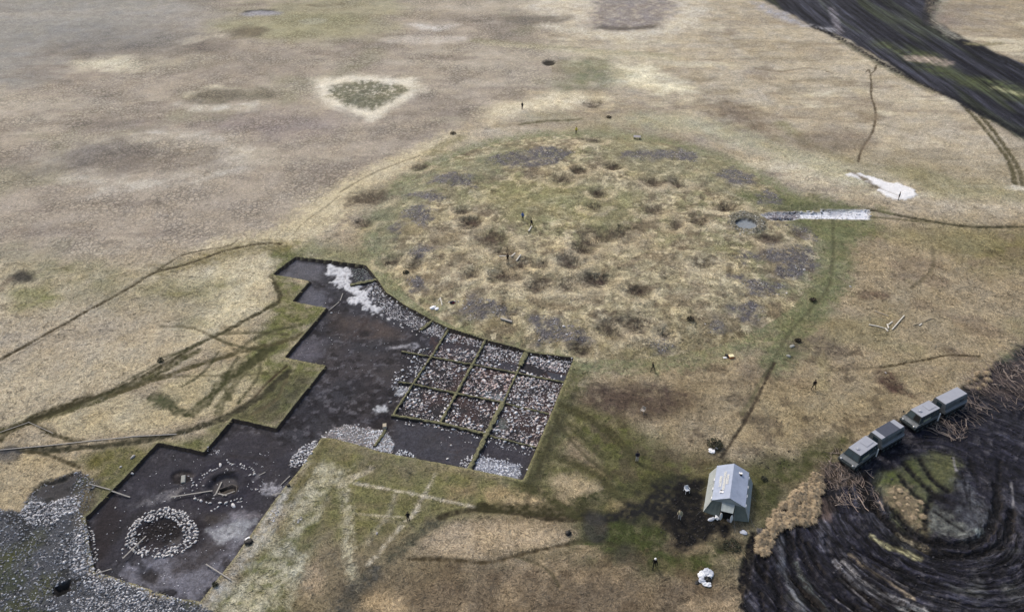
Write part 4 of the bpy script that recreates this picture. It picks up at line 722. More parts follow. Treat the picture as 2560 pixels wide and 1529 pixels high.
class Rubble:
    def __init__(s, name, label): s.V = []; s.F = []; s.Cc = []; s.n = 0; s.name = name; s.label = label
    def put(s, x, y, size, col, sink=.1, tilt=.5):
        k = len(x); z = HZ(x, y)
        for t in range(8):
            q = np.arange(k) % 8 == t
            if not q.any(): continue
            V, F_ = TPL[t]; n = q.sum(); a_ = RNG.uniform(0, 2 * np.pi, n); tx = RNG.uniform(-tilt, tilt, n); sz = size[q]
            ca_, sa = np.cos(a_), np.sin(a_)
            P_ = V[None] * sz[:, None, None] * (1 + RNG.uniform(-.2, .3, (n, 1, 1)) * np.array([1, 0, 0]))
            yy = P_[:, :, 1] * np.cos(tx)[:, None] - P_[:, :, 2] * np.sin(tx)[:, None]; zz = P_[:, :, 1] * np.sin(tx)[:, None] + P_[:, :, 2] * np.cos(tx)[:, None]
            xx = P_[:, :, 0]; X_ = xx * ca_[:, None] - yy * sa[:, None] + x[q][:, None]; Y_ = xx * sa[:, None] + yy * ca_[:, None] + y[q][:, None]; Z_ = zz + (z[q] + sz * sink)[:, None]
            s.V.append(np.stack([X_, Y_, Z_], -1).reshape(-1, 3)); s.F.append((F_[None] + (np.arange(n) * len(V))[:, None, None] + s.n).reshape(-1, 3)); s.n += n * len(V)
            s.Cc.append(np.repeat(col[q], len(V), 0))
    def area(s, rg, pts, dens, s0, s1, cols, clump=0, thr=-1, only_pit=False, excl=()):
        P_ = WP(rg, pts) if rg else np.asarray(pts); lo, hi = P_.min(0), P_.max(0); n = int((hi - lo).prod() * dens)
        x = RNG.uniform(lo[0], hi[0], n); y = RNG.uniform(lo[1], hi[1], n)
        dd, _, _ = seg_dist(x, y, P_, True); k = inside(x, y, P_) | (dd < .25 * RNG.random(n))
        if clump: k &= fbm(x, y, clump, 3, int(abs(lo[0] * 7)) % 90) > thr + RNG.uniform(-.15, .15, n)
        for e_ in excl:
            E_ = WP(*e_); k &= ~(inside(x, y, E_) & (RNG.random(n) < .93))
        if only_pit:
            dd, _, _ = seg_dist(x, y, PIT, True); k &= inside(x, y, PIT) & (dd > .1)
        x, y = x[k], y[k]; n = len(x); sz = s0 + (s1 - s0) * RNG.random(n) ** 2.2
        cc = np.array([alb(c_) for c_ in cols])[RNG.integers(0, len(cols), n)] * RNG.uniform(.72, 1.15, (n, 1)); s.put(x, y, sz, np.minimum(cc, .8))
    def build(s):
        V, F_, cc = np.concatenate(s.V), np.concatenate(s.F), np.concatenate(s.Cc)
        me = mesh_np(s.name, V, F_, [stone_mat], {'alb': cc}); o = bpy.data.objects.new(s.name, me); C.objects.link(o); tag(o, s.label, 'clods' if 'clod' in s.name else 'stones', kind='stuff'); print(s.name, len(F_))
WH = [(222, 222, 226), (206, 206, 210), (188, 186, 190), (150, 148, 152)]; PK = [(196, 178, 174), (176, 158, 154), (206, 200, 198), (150, 142, 144), (110, 104, 108)]; GY = [(124, 128, 138), (92, 96, 106), (148, 152, 162), (72, 74, 80), (176, 180, 190)]
DK = [(70, 68, 72), (96, 92, 96), (56, 52, 56), (120, 116, 118)]; GR = [(126, 122, 124), (156, 152, 154), (84, 80, 84), (196, 192, 192)]
rb = Rubble('stone_rubble', 'loose pale rubble spread over the dark squares and along the curved edge of the dig')
ex = [('p', [(600, 190), (980, 225), (930, 280), (760, 230), (600, 240)]), ('p', [(1090, 355), (1300, 385), (1260, 440), (1090, 420)]), ('p', [(1520, 430), (1740, 470), (1715, 545), (1560, 520)]), ('p', [(1350, 370), (1500, 420), (1560, 500), (1330, 440)])]
GRID = [(345, 575), (640, 90), (980, 190), (1340, 290), (1790, 345), (1440, 1140), (170, 855)]
rb.area('p', GRID, 10, .08, .34, PK + WH[:3], .5, -.3, True, ex); rb.area('p', GRID, 14, .05, .13, PK + DK[1:2], .8, -.15, True, ex)
rb.area('p', [(860, 400), (1250, 470), (1190, 600), (1110, 720), (780, 630)], 4, .12, .32, [(206, 184, 178), (190, 166, 160), (176, 150, 146)], only_pit=True)
rb.area('p', [(1260, 480), (1690, 560), (1600, 800), (1150, 720)], 9, .09, .26, WH + PK[:2], only_pit=True); rb.area('p', [(1150, 760), (1580, 840), (1440, 1130), (1030, 1030)], 6, .07, .22, WH[1:] + PK[2:], .6, -.2, True)
rb.area('p', [(230, 275), (505, 320), (345, 560), (280, 720), (200, 720), (130, 570), (190, 430)], 9, .08, .26, WH, .7, -.12, True); rb.area('p', [(240, 250), (400, 235), (560, 270), (500, 310), (260, 280)], 5, .08, .22, WH, only_pit=True)
ARC = [(1240, 380), (1190, 440), (1280, 590), (1400, 700), (1500, 800), (1700, 880), (1850, 970), (2100, 1050), (2210, 1090), (2262, 970), (2050, 870), (1700, 680), (1460, 520), (1330, 345)]
rb.area('q', ARC, 26, .05, .17, [(196, 190, 190), (168, 162, 164), (136, 130, 130), (212, 210, 212)], only_pit=True); rb.area('q', ARC, 4, .14, .22, WH, only_pit=True)
rb.area('q', [(1030, 190), (1215, 185), (1320, 340), (1100, 365), (1030, 280)], 22, .06, .17, [(132, 142, 134), (160, 166, 160), (104, 112, 104)], only_pit=True)
rb.area('p', [(640, 90), (990, 185), (980, 230), (800, 190), (620, 170)], 14, .07, .2, WH, only_pit=True); rb.area('p', [(1000, 190), (1340, 290), (1310, 370), (1180, 340), (1010, 280)], 16, .07, .2, WH, only_pit=True)
rb.area('p', [(1375, 300), (1790, 345), (1745, 465), (1600, 420), (1480, 380), (1350, 345)], 16, .07, .2, WH, only_pit=True); rb.area('p', [(560, 930), (900, 1000), (980, 1030), (960, 1060), (800, 1010), (540, 960)], 6, .08, .2, WH)
rb.area('p', [(140, 850), (560, 920), (560, 950), (300, 930)], 3, .1, .22, WH, only_pit=True)
PILE = [(505, 265), (700, 170), (900, 90), (1080, 100), (1200, 180), (1250, 130), (1380, 170), (1450, 180), (1540, 210), (1560, 290), (1640, 400), (1600, 545), (1380, 490), (1150, 440), (860, 370), (660, 320)]
rb.area('x', PILE, 22, .08, .2, WH + PK[:1]); rb.area('x', [(1200, 200), (1450, 180), (1640, 400), (1600, 545), (1300, 480)], 22, .08, .18, [(232, 236, 242), (214, 220, 230)])
rb.area('x', [(10, 735), (50, 590), (250, 415), (450, 340), (500, 345), (330, 600), (230, 735), (60, 750)], 26, .09, .22, WH + PK[2:3]); rb.area('x', [(1660, 560), (1700, 480), (1850, 490), (1950, 590), (1900, 612)], 30, .08, .17, [(232, 236, 242), (210, 214, 222)])
rb.area('p', [(890, 1210), (1000, 1220), (1310, 1290), (1312, 1380), (1250, 1430), (1060, 1390), (875, 1335)], 28, .08, .2, [(232, 234, 242), (212, 214, 224), (190, 192, 204)], only_pit=True)
rb.area('p', [(930, 1180), (1050, 1190), (1060, 1270), (900, 1250)], 8, .08, .2, WH, only_pit=True); rb.area('p', [(755, 1285), (780, 1240), (860, 1190), (880, 1210), (830, 1300), (790, 1315)], 22, .1, .2, WH, only_pit=True)
rb.area('p', [(1000, 1060), (1440, 1150), (1420, 1210), (1200, 1150), (980, 1120)], 5, .08, .22, WH, only_pit=True); rb.area('p', [(600, 1020), (900, 1080), (800, 1130), (500, 1080)], .6, .06, .14, WH, only_pit=True)
rb.area('q', [(200, 1300), (400, 700), (1000, 500), (2100, 1200), (1600, 1480), (600, 1450)], .25, .05, .11, WH[:2], only_pit=True); rb.area('g', [(640, 800), (1130, 290), (2100, 300), (1900, 700), (1430, 1400), (700, 1200)], .5, .05, .12, WH[:2], only_pit=True)
rb.area('r', [(1890, 870), (1970, 740), (2040, 730), (2020, 900), (1930, 905)], 10, .08, .2, WH); rb.area('r', [(2240, 820), (2330, 850), (2350, 930), (2280, 935)], 12, .08, .2, WH)
rb.area('r', [(1800, 320), (1900, 380), (2150, 450), (2000, 550), (1800, 480)], 7, .05, .14, WH, .8, 0, True); rb.area('g', [(1470, 340), (1500, 300), (1550, 310), (1550, 345)], 16, .07, .15, WH); rb.area('r', [(1790, 40), (1960, 5), (1930, 40), (1800, 70)], 10, .05, .14, WH, only_pit=True)
rb.area('r', [(190, 1110), (225, 930), (370, 800), (700, 710), (900, 800), (1040, 960), (1000, 1130), (860, 1260), (560, 1330), (300, 1260)], 5, .06, .2, WH + GY[:3], excl=(('r', [(380, 900), (700, 820), (880, 960), (850, 1120), (560, 1200), (330, 1100)]),))
rb.area('r', [(380, 920), (600, 850), (820, 950), (780, 1060), (560, 1120), (380, 1040)], 7, .07, .2, DK, only_pit=True); rb.area('r', [(380, 1180), (500, 1130), (480, 1200), (400, 1300), (300, 1270)], 6, .08, .2, WH, only_pit=True)
rb.area('y', [(405, 680), (560, 645), (880, 645), (900, 700), (700, 712), (520, 740)], 22, .08, .22, PK + WH); rb.area('y', [(860, 645), (1750, 615), (1760, 740), (880, 720)], 4, .1, .3, WH[:2])
cw = W('y', 228, 790)
for k in range(420):
    a_ = random.uniform(0, 6.283); rr = random.uniform(1.85, 3.3); rb.put(np.array([cw[0] + rr * math.cos(a_)]), np.array([cw[1] + rr * 1.1 * math.sin(a_)]), np.array([random.uniform(.1, .24)]), alb(random.choice([(150, 146, 130), (120, 116, 100), (190, 186, 172), (92, 88, 76)]))[None])
rb.build()
sp = Rubble('spoil_rubble', 'grey broken stone of the spoil heaps at the lower left corner')
HOLE = ('u', [(580, 1230), (740, 1170), (760, 1270), (600, 1330)]); DARKTOP = ('u', [(340, 240), (480, 110), (700, 40), (780, 20), (780, 120), (700, 270), (560, 320), (500, 310)])
sp.area(None, SPOIL, 20, .06, .19, GY + WH[3:], .35, -.32, excl=(HOLE, DARKTOP)); sp.area('u', [(230, 430), (340, 330), (500, 340), (700, 270), (850, 270), (830, 430), (650, 480), (600, 560), (330, 580), (260, 500)], 26, .08, .22, WH)
sp.area('u', [(740, 1500), (760, 1370), (1000, 1330), (1276, 1350), (1500, 1400), (1900, 1500), (1900, 1700), (740, 1700)], 18, .08, .2, WH[1:] + GY[:1]); sp.area('u', [(850, 560), (920, 560), (950, 780), (1000, 1060), (850, 1080), (700, 1000), (560, 850)], 9, .1, .26, WH[1:] + GY[:3])
sp.area('u', [(960, 1150), (1080, 1110), (1500, 1240), (1900, 1330), (1900, 1500), (1000, 1400)], 12, .08, .22, GY + WH[2:])
sp.area('u', [(830, 480), (910, 480), (945, 780), (1010, 1070), (1300, 1170), (1700, 1340), (1600, 1440), (1100, 1300), (900, 1200), (760, 900)], 12, .08, .22, WH)
sp.build()
gv = Rubble('slate_gravel', 'purplish grey gravel lying in patches over the low mound')
for rg, pts in GRAVEL[:-1]: gv.area(rg, pts, 11 if rg != 'e' else 18, .05, .16, GR, .5, -.25)
gv.area('e', [(1540, 850), (1700, 870), (1720, 950), (1560, 940)], 5, .08, .22, [(176, 160, 156), (196, 186, 180)]); gv.area('e', [(840, 700), (1000, 660), (1060, 700), (900, 740)], 3, .08, .2, WH)
gv.area('b', [(400, 1200), (1000, 1100), (1700, 1050), (1700, 1100), (1000, 1400), (500, 1400)], .15, .06, .12, GR)
gv.build()
STONES = []
for i in range(8):
    V, F_ = stone_tpl(I2, 950 + i)
    me = mesh_np('stone', V, F_, [boulder_mat if i < 6 else boulder_grey]); STONES.append(me)
NS = [0]
def stone(x, y, size, label, group, sink=.2, grey=False):
    o = bpy.data.objects.new('stone', STONES[random.choice((6, 7)) if grey else random.randrange(6)]); C.objects.link(o); NS[0] += 1
    o.location = (x, y, float(HZ(x, y)) + size * .5 * sink); s_ = size * .5
    o.scale = (s_ * random.uniform(.95, 1.3), s_ * random.uniform(.9, 1.1), s_ * random.uniform(.9, 1.2)); o.rotation_euler = (random.uniform(-.3, .3), random.uniform(-.3, .3), random.uniform(0, 6.28))
    tag(o, label, 'stone', group); return o
ring = smooth_line(WP('r', [(370, 840), (480, 795), (600, 770), (700, 750), (800, 790), (870, 850), (930, 930), (980, 1000), (965, 1080), (930, 1140), (870, 1200), (760, 1235), (660, 1265), (560, 1300), (430, 1290), (330, 1240), (240, 1170), (190, 1110), (225, 1030), (245, 950), (290, 890), (370, 840)]), 2)
seg = np.linalg.norm(np.diff(ring, axis=0), axis=1); cum = np.r_[0, np.cumsum(seg)]
RINGW = lambda t: 1.15 if t < .45 else .95 if t < .55 else .7
placed = []; tries = 0
while len(placed) < 165 and tries < 4000:
    tries += 1; t = random.random(); q = t * cum[-1]; i = min(np.searchsorted(cum, q) - 1, len(seg) - 1); i = max(i, 0)
    if .62 < t < .68 or (t > .5 and random.random() < .35): continue
    p = ring[i] + (ring[i + 1] - ring[i]) * ((q - cum[i]) / seg[i]); d = (ring[i + 1] - ring[i]) / seg[i]; p = p + np.array([-d[1], d[0]]) * random.uniform(-.5, .5) * RINGW(t) * 1.25; sz = random.uniform(.3, .52)
    if any((p[0] - a_) ** 2 + (p[1] - b_) ** 2 < (.34 * (sz + c_)) ** 2 for a_, b_, c_ in placed): continue
    placed.append((p[0], p[1], sz)); stone(p[0], p[1], sz, 'pale boulder in the thick stone ring at the lower left', 'boulders of the thick stone ring')
for q in [(1105, 295), (1135, 282), (1168, 272), (1200, 235, .35), (1232, 242, .35), (1262, 226), (1290, 215), (1330, 172, .5), (1415, 115), (1430, 138, .35), (1452, 152, .35), (1478, 164, .3), (1580, 160, .38), (1603, 175), (1625, 182), (1595, 205), (1620, 212), (1648, 220), (1690, 195), (1715, 213), (1738, 230), (1748, 255), (1752, 280, .42), (1697, 293, .36),
          (1405, 228, .28), (1425, 240, .28), (970, 330), (977, 355), (995, 388, .36), (990, 420, .34), (1036, 415, .32), (986, 485, .34), (1121, 437, .22), (1010, 585, .46), (1052, 596, .3), (1085, 612, .42), (1158, 632, .32), (1200, 643, .5), (1325, 645, .46), (1400, 643, .5), (1465, 617, .32), (1490, 680, .7), (1510, 602, .32), (1535, 588), (1580, 588, .42), (1585, 622), (1552, 628, .34),
          (1300, 690, .32), (1265, 715, .32), (1220, 737, .36), (1250, 540, .3), (1772, 475, .34), (1722, 470, .2), (1597, 690, .28), (1245, 592, .25)]:
    p = W('r', *q[:2]); stone(p[0], p[1], q[2] if len(q) > 2 else .28, 'pale stone in the broken, gappy ring round the hollow with a grave', 'stones of the gappy ring')
for q in [(962, 600), (975, 622), (985, 642), (985, 670), (985, 692), (988, 715), (992, 745), (992, 785), (1025, 790), (1000, 822), (1015, 850), (1000, 882), (1020, 905), (990, 912), (1035, 1010), (1045, 1030), (1012, 1042)]:
    p = W('u', *q); stone(p[0], p[1], random.uniform(.24, .36), 'pale stone in the row along the left wall of the lower dig', 'stones in a row at the pit wall')
for rg, x, y, sz in [('q', 755, 748, .38), ('q', 1560, 885, .38), ('q', 1650, 890, .32), ('q', 1672, 937, .42), ('q', 1640, 912, .3), ('q', 1790, 980, .3), ('q', 1850, 1025, .34), ('q', 2000, 1060, .3), ('q', 1480, 835, .3), ('p', 235, 45, .4), ('p', 225, 20, .34),
                     ('p', 125, 718, .45), ('p', 645, 1232, .45), ('p', 675, 1110, .34), ('p', 300, 922, .38), ('p', 332, 928, .3), ('p', 1370, 1345, .36), ('p', 1320, 1305, .25), ('p', 1265, 1145, .36), ('p', 862, 1085, .24), ('p', 838, 1080, .2), ('p', 805, 1078, .22),
                     ('r', 30, 700, .3), ('r', 120, 1218, .42), ('r', 735, 1297, .42), ('r', 1035, 1045, .4), ('p', 1200, 1235, .28), ('p', 1190, 1230, .24)]:
    p = W(rg, x, y); stone(p[0], p[1], sz, 'single pale stone lying loose on the dark floor of the dig', 'single stones on the floor of the dig')
for rg, x, y, sz, lab, g_ in [('p', 375, 835, .55, 'largest pale stone in the lower left square of the grid', 0), ('p', 400, 255, .42, 'pale stone left of the top of the first turf baulk', 0), ('p', 465, 235, .4, 'pale stone just above the rubble fan left of the grid', 0),
     ('r', 258, 115, .7, 'long white stone on the green grass left of the lower dig', 0), ('r', 105, 232, .34, 'small beige stone on the grass left of the lower dig', 0), ('r', 240, 290, .5, 'white stone on the left brink of the lower dig', 0),
     ('e', 1598, 872, .6, 'biggest pale stone on the gravel above the grid', 0), ('e', 1618, 930, .45, 'pale stone below the biggest one on the gravel', 0), ('e', 1420, 970, .45, 'pale stone at the lower left of the gravel above the grid', 0),
     ('f', 885, 465, .5, 'white stone on the purple gravel of the right side of the mound', 0), ('f', 827, 457, .38, 'stone left of the white one on the right gravel', 0), ('f', 1215, 588, .45, 'lone white stone on the grass right of the trodden green path', 0),
     ('f', 760, 635, .42, 'pale stone below the right gravel patches', 0), ('f', 700, 500, .36, 'pale stone in the middle of the right gravel patches', 0), ('f', 795, 1015, .8, 'grey boulder at the bend of the path, upper of two', 1), ('f', 775, 1085, .8, 'grey boulder at the bend of the path, lower of two', 1),
     ('f', 430, 212, .45, 'pale stone just below the stone lined well', 0), ('h', 262, 925, .4, 'small pale stone on the bottom green meadow', 0), ('f', 180, 852, .34, 'small white stone at the small lower gravel patch', 0),
     ('v', 422, 522, .4, 'white lump on the grass above the dark clods near the vehicles', 0)]:
    p = W(rg, x, y); stone(p[0], p[1], sz, lab, None, grey=bool(g_))
print('stones', NS[0])

# ------------------------------------------------------------------ turf baulks left standing between the squares
turf_m, tnt, tp = new_mat('turf_baulk'); tb = NB(tnt); tg = tb.n('ShaderNodeNewGeometry'); spn = tb.n('ShaderNodeSeparateXYZ'); tb.l(tg.outputs['True Normal'], spn.inputs[0])
nz_ = tb.noise(tg.outputs['Position'], 3.5, 5, .7); mx = tb.n('ShaderNodeMix', data_type='RGBA'); tb.l(tb.mapr(spn.outputs[2], .4, .7, 0, 1), mx.inputs[0])
cr1 = tb.n('ShaderNodeValToRGB'); tb.l(nz_, cr1.inputs[0]); cr1.color_ramp.elements[0].position = .35; cr1.color_ramp.elements[0].color = (*alb((66, 68, 44)), 1); cr1.color_ramp.elements[1].position = .68; cr1.color_ramp.elements[1].color = (*alb((140, 136, 92)), 1)
tb.l(cr1.outputs[0], mx.inputs[7]); mx.inputs[6].default_value = (*alb((54, 48, 44)), 1); tb.l(mx.outputs[2], tp.inputs['Base Color']); tp.inputs['Roughness'].default_value = 1
def baulk(pts, w, zt=None, label=None):
    P_ = np.array([W('o', *p) for p in pts]); Q = []
    for i in range(len(P_) - 1):
        n = max(2, int(np.linalg.norm(P_[i + 1] - P_[i]) / .35)); Q += [P_[i] + (P_[i + 1] - P_[i]) * k / n for k in range(n)]
    Q.append(P_[-1]); Q = np.array(Q); V = []; F_ = []
    for i, p in enumerate(Q):
        d = Q[min(i + 1, len(Q) - 1)] - Q[max(i - 1, 0)]; d /= np.linalg.norm(d); nrm = np.array([-d[1], d[0]])
        h0 = .0 if zt is None else zt; z = h0 + random.uniform(-.05, .04) + float(hmound(*p))
        for o_, zz in ((-.6, -.75), (-.42, z - .06), (-.2, z + .02), (.2, z + .03), (.42, z - .05), (.6, -.75)):
            q = p + nrm * w * .88 * (o_ + (random.uniform(-.16, .16) if abs(o_) > .3 else 0)); V.append((q[0], q[1], zz))
    for i in range(len(Q) - 1):
        for k in range(5): F_.append((i * 6 + k, i * 6 + k + 1, i * 6 + k + 7, i * 6 + k + 6))
    F_ += [tuple(range(6))[::-1], tuple((len(Q) - 1) * 6 + k for k in range(6))]
    mb = MB(); mb.add(V, [f[::-1] for f in F_]); o = mb.build('baulk', turf_m); tag(o, kind='structure'); return o
J = {(0, 0): (1119.8, 821.9), (1, 0): (1212.7, 848.2), (2, 0): (1316, 878), (0, 1): (1077.8, 888.5), (1, 1): (1181.2, 907.7), (2, 1): (1291.6, 928.8), (3, 1): (1411, 952), (0, 2): (1032.2, 956.8), (1, 2): (1140.9, 979.6), (2, 2): (1258.3, 1002.4), (3, 2): (1378, 1030.4),
     (0, 3): (981.4, 1035.3), (1, 3): (1100.6, 1054.6), (2, 3): (1216.2, 1082.6), (3, 3): (1340, 1113), (2, 4): (1172.4, 1171.5)}
baulk([J[0, 0], J[0, 1], J[0, 2], J[0, 3]], .42, -.12); baulk([J[1, 0], J[1, 1], J[1, 2], J[1, 3]], .5, -.1); baulk([J[2, 0], (1300, 912)], .85, -.03); baulk([(1300, 912), J[2, 1], J[2, 2]], .4, -.2); baulk([J[2, 2], J[2, 3], J[2, 4]], .8, -.02)
baulk([(1003.5, 874.6), J[0, 1], J[1, 1], J[2, 1], J[3, 1]], .36, -.16); baulk([(996, 952), J[0, 2], J[1, 2], J[2, 2]], .4, -.14); baulk([J[2, 2], J[3, 2]], .3, -.28); baulk([(978.7, 1034.9), J[1, 3], J[2, 3]], .5, -.06); baulk([J[2, 3], J[3, 3]], .34, -.25)
baulk([(875, 710), (903, 704), (941, 696.4)], .8, -.12); baulk([(1051, 821.5), (1067, 809), (1080, 800)], .7, -.15); baulk([(936, 1112), (950, 1092), (963, 1070.6)], .5, -.14)

# ------------------------------------------------------------------ planks, poles, branches
wood_m = mat('weathered_wood', (152, 148, 142), .9, noise=.15, nscale=6); wood_l = mat('bleached_wood', (212, 206, 192), .9, noise=.1, nscale=6); branch_m = mat('bare_branch', (168, 150, 136), .95, noise=.15, nscale=8); twig_m = mat('grey_twigs', (146, 128, 116), .95, noise=.25, nscale=5)
def plank(rg, a_, b_, w=.14, h=.05, m_=wood_m, label='', name='plank', lift=.05, group=None):
    p, q = W(rg, *a_), W(rg, *b_); L = float(np.linalg.norm(q - p)); z0, z1 = float(HZ(*p)), float(HZ(*q)); zm = max(float(HZ(*(p + (q - p) * t))) - (z0 + (z1 - z0) * t) for t in np.linspace(0, 1, 9)); lift += max(0, zm)
    o = empty(name, p[0], p[1], z0 + lift, label=None) if 0 else None
    mb = MB(); n = 6
    for i in range(n): pass
    mb.box(0, L, -w / 2, w / 2, 0, h); ob = mb.build(name, m_, bevel=.008); ob.location = (p[0], p[1], z0 + lift); ob.rotation_euler = (0, -math.atan2(z1 - z0, L), math.atan2(q[1] - p[1], q[0] - p[0])); tag(ob, label, 'plank' if name == 'plank' else 'pole', group); return ob
plank('r', (-5, 525), (215, 578), .16, .07, label='long plank spanning the left wall of the lower dig', lift=.08)
plank('g', (640, 580), (790, 617), .14, .05, wood_m, 'grey plank end lying on the spoil left of the lower dig', lift=.06)
plank('r', (720, 597), (1235, 497), .16, .07, label='longest grey plank lying towards the ringed hollow', lift=.06)
plank('r', (1343, 365), (1268, 555), .15, .06, label='grey plank crossing the ringed hollow from the top', lift=.12); plank('r', (1285, 515), (1420, 575), .15, .06, label='short grey plank in front of the grave', lift=.14); plank('r', (1360, 577), (1515, 490), .13, .06, label='grey plank along the near side of the grave', lift=.1)
plank('r', (2195, 312), (2085, 420), .12, .05, label='plank near the upper right edge of the lower dig'); plank('r', (1980, 565), (2115, 560), .12, .05, label='plank bridging the right brink of the lower dig', lift=.1); plank('r', (415, 1068), (130, 1360), .14, .06, label='plank leaning over the left side of the thick ring', lift=.3)
plank('g', (1465, 1130), (1650, 1262), .13, .05, label='plank over the lower right edge of the pale silt', lift=.1); plank('g', (790, 1163), (650, 1237), .12, .05, label='plank across the lower left corner of the dig', lift=.1); plank('r', (1810, 305), (1890, 268), .12, .05, label='short plank right of the gappy ring')
plank('q', (903, 503), (868, 598), .13, .05, label='short plank in the upper dig below the snow'); plank('q', (855, 612), (722, 722), .13, .05, label='plank running to the inner corner of the upper dig')
for i, (a_, b_) in enumerate([((0, 330), (330, 298)), ((330, 298), (660, 262)), ((660, 262), (960, 236)), ((960, 236), (1260, 218))]):
    plank('g', a_, b_, .14, .05, label='%s board of the long plank walk beside the left path' % ['first', 'second', 'third', 'last'][i], lift=.05, group='boards laid end to end')
plank('g', (0, 205), (200, 128), .1, .04, label='thin board beside the path at the left edge', lift=.05); plank('g', (200, 128), (380, 212), .08, .04, label='thin board right of the one at the left edge', lift=.05)
plank('z', (1110, 815), (1490, 372), .15, .12, wood_l, 'longest white log on the grass right of the mound', 'log'); plank('z', (390, 668), (700, 722), .17, .1, wood_l, 'white pole left of the scattered wood', 'log'); plank('z', (700, 722), (870, 772), .13, .1, wood_l, 'thin white pole in the middle of the scattered wood', 'log')
plank('z', (895, 765), (980, 858), .2, .1, wood_l, 'short white board nearest the camera in the scattered wood', 'log'); plank('z', (962, 640), (1002, 782), .18, .1, wood_l, 'short upright looking board of the scattered wood', 'log'); plank('z', (1000, 655), (1125, 555), .16, .1, wood_l, 'short board below the longest white log', 'log')
plank('z', (1760, 682), (2350, 446), .1, .08, mat('tan_pole', (176, 160, 130)), 'long thin tan pole right of the scattered wood', 'log'); plank('z', (1955, 672), (2040, 605), .18, .08, wood_l, 'short board below the thin tan pole', 'log'); plank('z', (560, 225), (1010, 385), .1, .06, mat('tan_pole_old', (176, 164, 146)), 'faint old pole above the scattered wood', 'log')
plank('e', (1345, 203), (1368, 162), .22, .12, wood_l, 'white plank at the feet of the person in black on the mound'); plank('e', (1222, 385), (1250, 352), .18, .1, wood_l, 'left of two white planks on the mound'); plank('e', (1258, 404), (1290, 368), .18, .1, wood_l, 'right of two white planks on the mound')
plank('e', (1135, 377), (1215, 380), .16, .1, wood_l, 'white plank lying crosswise behind the person on the mound'); plank('e', (716, 668), (728, 722), .16, .1, wood_l, 'white board on the green rim of the mound'); plank('e', (714, 668), (700, 690), .1, .06, wood_l, 'thin lath beside the white board on the green rim')
plank('e', (1145, 822), (1225, 842), .3, .22, mat('grey_log', (170, 164, 156)), 'grey log lying on the mound above the grid', 'log')
def branch(rg, pts, r=.06, label='bare bleached branch', m_=branch_m):
    P_ = smooth_line(WP(rg, pts), 1); mb = MB(); z = [float(HZ(*p)) + .12 + .1 * math.sin(i * 1.7) for i, p in enumerate(P_)]; mb.tube([(p[0], p[1], q) for p, q in zip(P_, z)], r, r * .45, 5); rs = random.Random(len(pts) + int(pts[0][0]))
    for k in range(3):
        i = rs.randrange(1, len(P_) - 1) if len(P_) > 2 else 0; a_ = rs.uniform(0, 6.28); L = rs.uniform(.3, .8); p = P_[i]; mb.tube([(p[0], p[1], z[i]), (p[0] + L * math.cos(a_), p[1] + L * math.sin(a_), z[i] + rs.uniform(0, .3))], r * .5, r * .2, 4)
    o = mb.build('branch', m_); tag(o, label, 'branch'); return o
for rg, pts, r, lab in [('v', [(1150, 1270), (1145, 1330), (1280, 1400), (1430, 1480)], .07, 'bent branch in front of the upper vehicle, forked at its far end'), ('v', [(1050, 1305), (1150, 1350), (1330, 1440), (1400, 1484)], .06, 'branch lying beside the bent one by the vehicles'), ('v', [(1430, 1455), (1550, 1452)], .06, 'short straight branch at the end of the bent one'),
      ('v', [(1600, 945), (1780, 992), (1940, 1045)], .06, 'long branch running right from behind the upper vehicle'), ('v', [(1700, 1010), (1830, 1065)], .08, 'short pale branch below the long one behind the vehicle'), ('v', [(2110, 490), (2180, 600), (2310, 665)], .08, 'pale crooked branch in the brushwood at the right edge'),
      ('v', [(2230, 600), (2210, 530), (2290, 575)], .06, 'hooked pale branch crossing the crooked one'), ('v', [(2280, 430), (2340, 470), (2430, 510)], .09, 'thick pale branch cut by the right edge of the photo'), ('v', [(2240, 480), (2330, 500), (2430, 530)], .07, 'branch just below the thick one at the right edge'), ('v', [(1940, 688), (2080, 697)], .07, 'white straight branch in the middle of the brushwood'), ('v', [(2040, 395), (2130, 412)], .07, 'short white branch near the top of the brushwood'),
      ('v', [(2340, 180), (2397, 225)], .07, 'topmost pale branch at the right edge'), ('v', [(1560, 1180), (1590, 1300)], .05, 'branch standing out below the upper vehicle'), ('v', [(1340, 1260), (1430, 1310)], .05, 'small branch near the tracks of the upper vehicle'),
      ('w', [(480, 600), (465, 690), (480, 738)], .06, 'white upright branch before the lower vehicle'), ('w', [(480, 738), (560, 700), (650, 660)], .04, 'thin side branch joining the white upright one'), ('w', [(405, 1040), (425, 1110)], .07, 'short white stump of a branch by the brown puddle'), ('w', [(430, 1110), (470, 1020), (520, 970)], .04, 'thin twig beside the short white stump'),
      ('w', [(615, 985), (650, 1100), (680, 1190), (790, 1320)], .06, 'long brown branch lying across the first ruts'), ('w', [(1180, 1130), (1275, 1290)], .07, 'straight white branch at the edge of the tan island'), ('w', [(780, 1030), (900, 1210), (980, 1310)], .07, 'long brown branch right of the first ruts'), ('w', [(350, 1205), (520, 1180), (620, 1195)], .05, 'branch lying crosswise below the brown puddle'),
      ('w', [(235, 385), (290, 455)], .06, 'short white branch left of the lower vehicle'), ('w', [(280, 250), (330, 240), (380, 265)], .05, 'curved pale branch at the front corner of the lower vehicle'), ('w', [(910, 545), (1000, 630), (1075, 710)], .05, 'branch in the ruts right of the lower vehicle'), ('w', [(370, 530), (460, 525), (520, 560)], .05, 'branch among the brushwood under the lower vehicle'),
      ('i', [(1420, 700), (1450, 750)], .06, 'short white branch on the tan island in the mud')]: branch(rg, pts, r, lab)
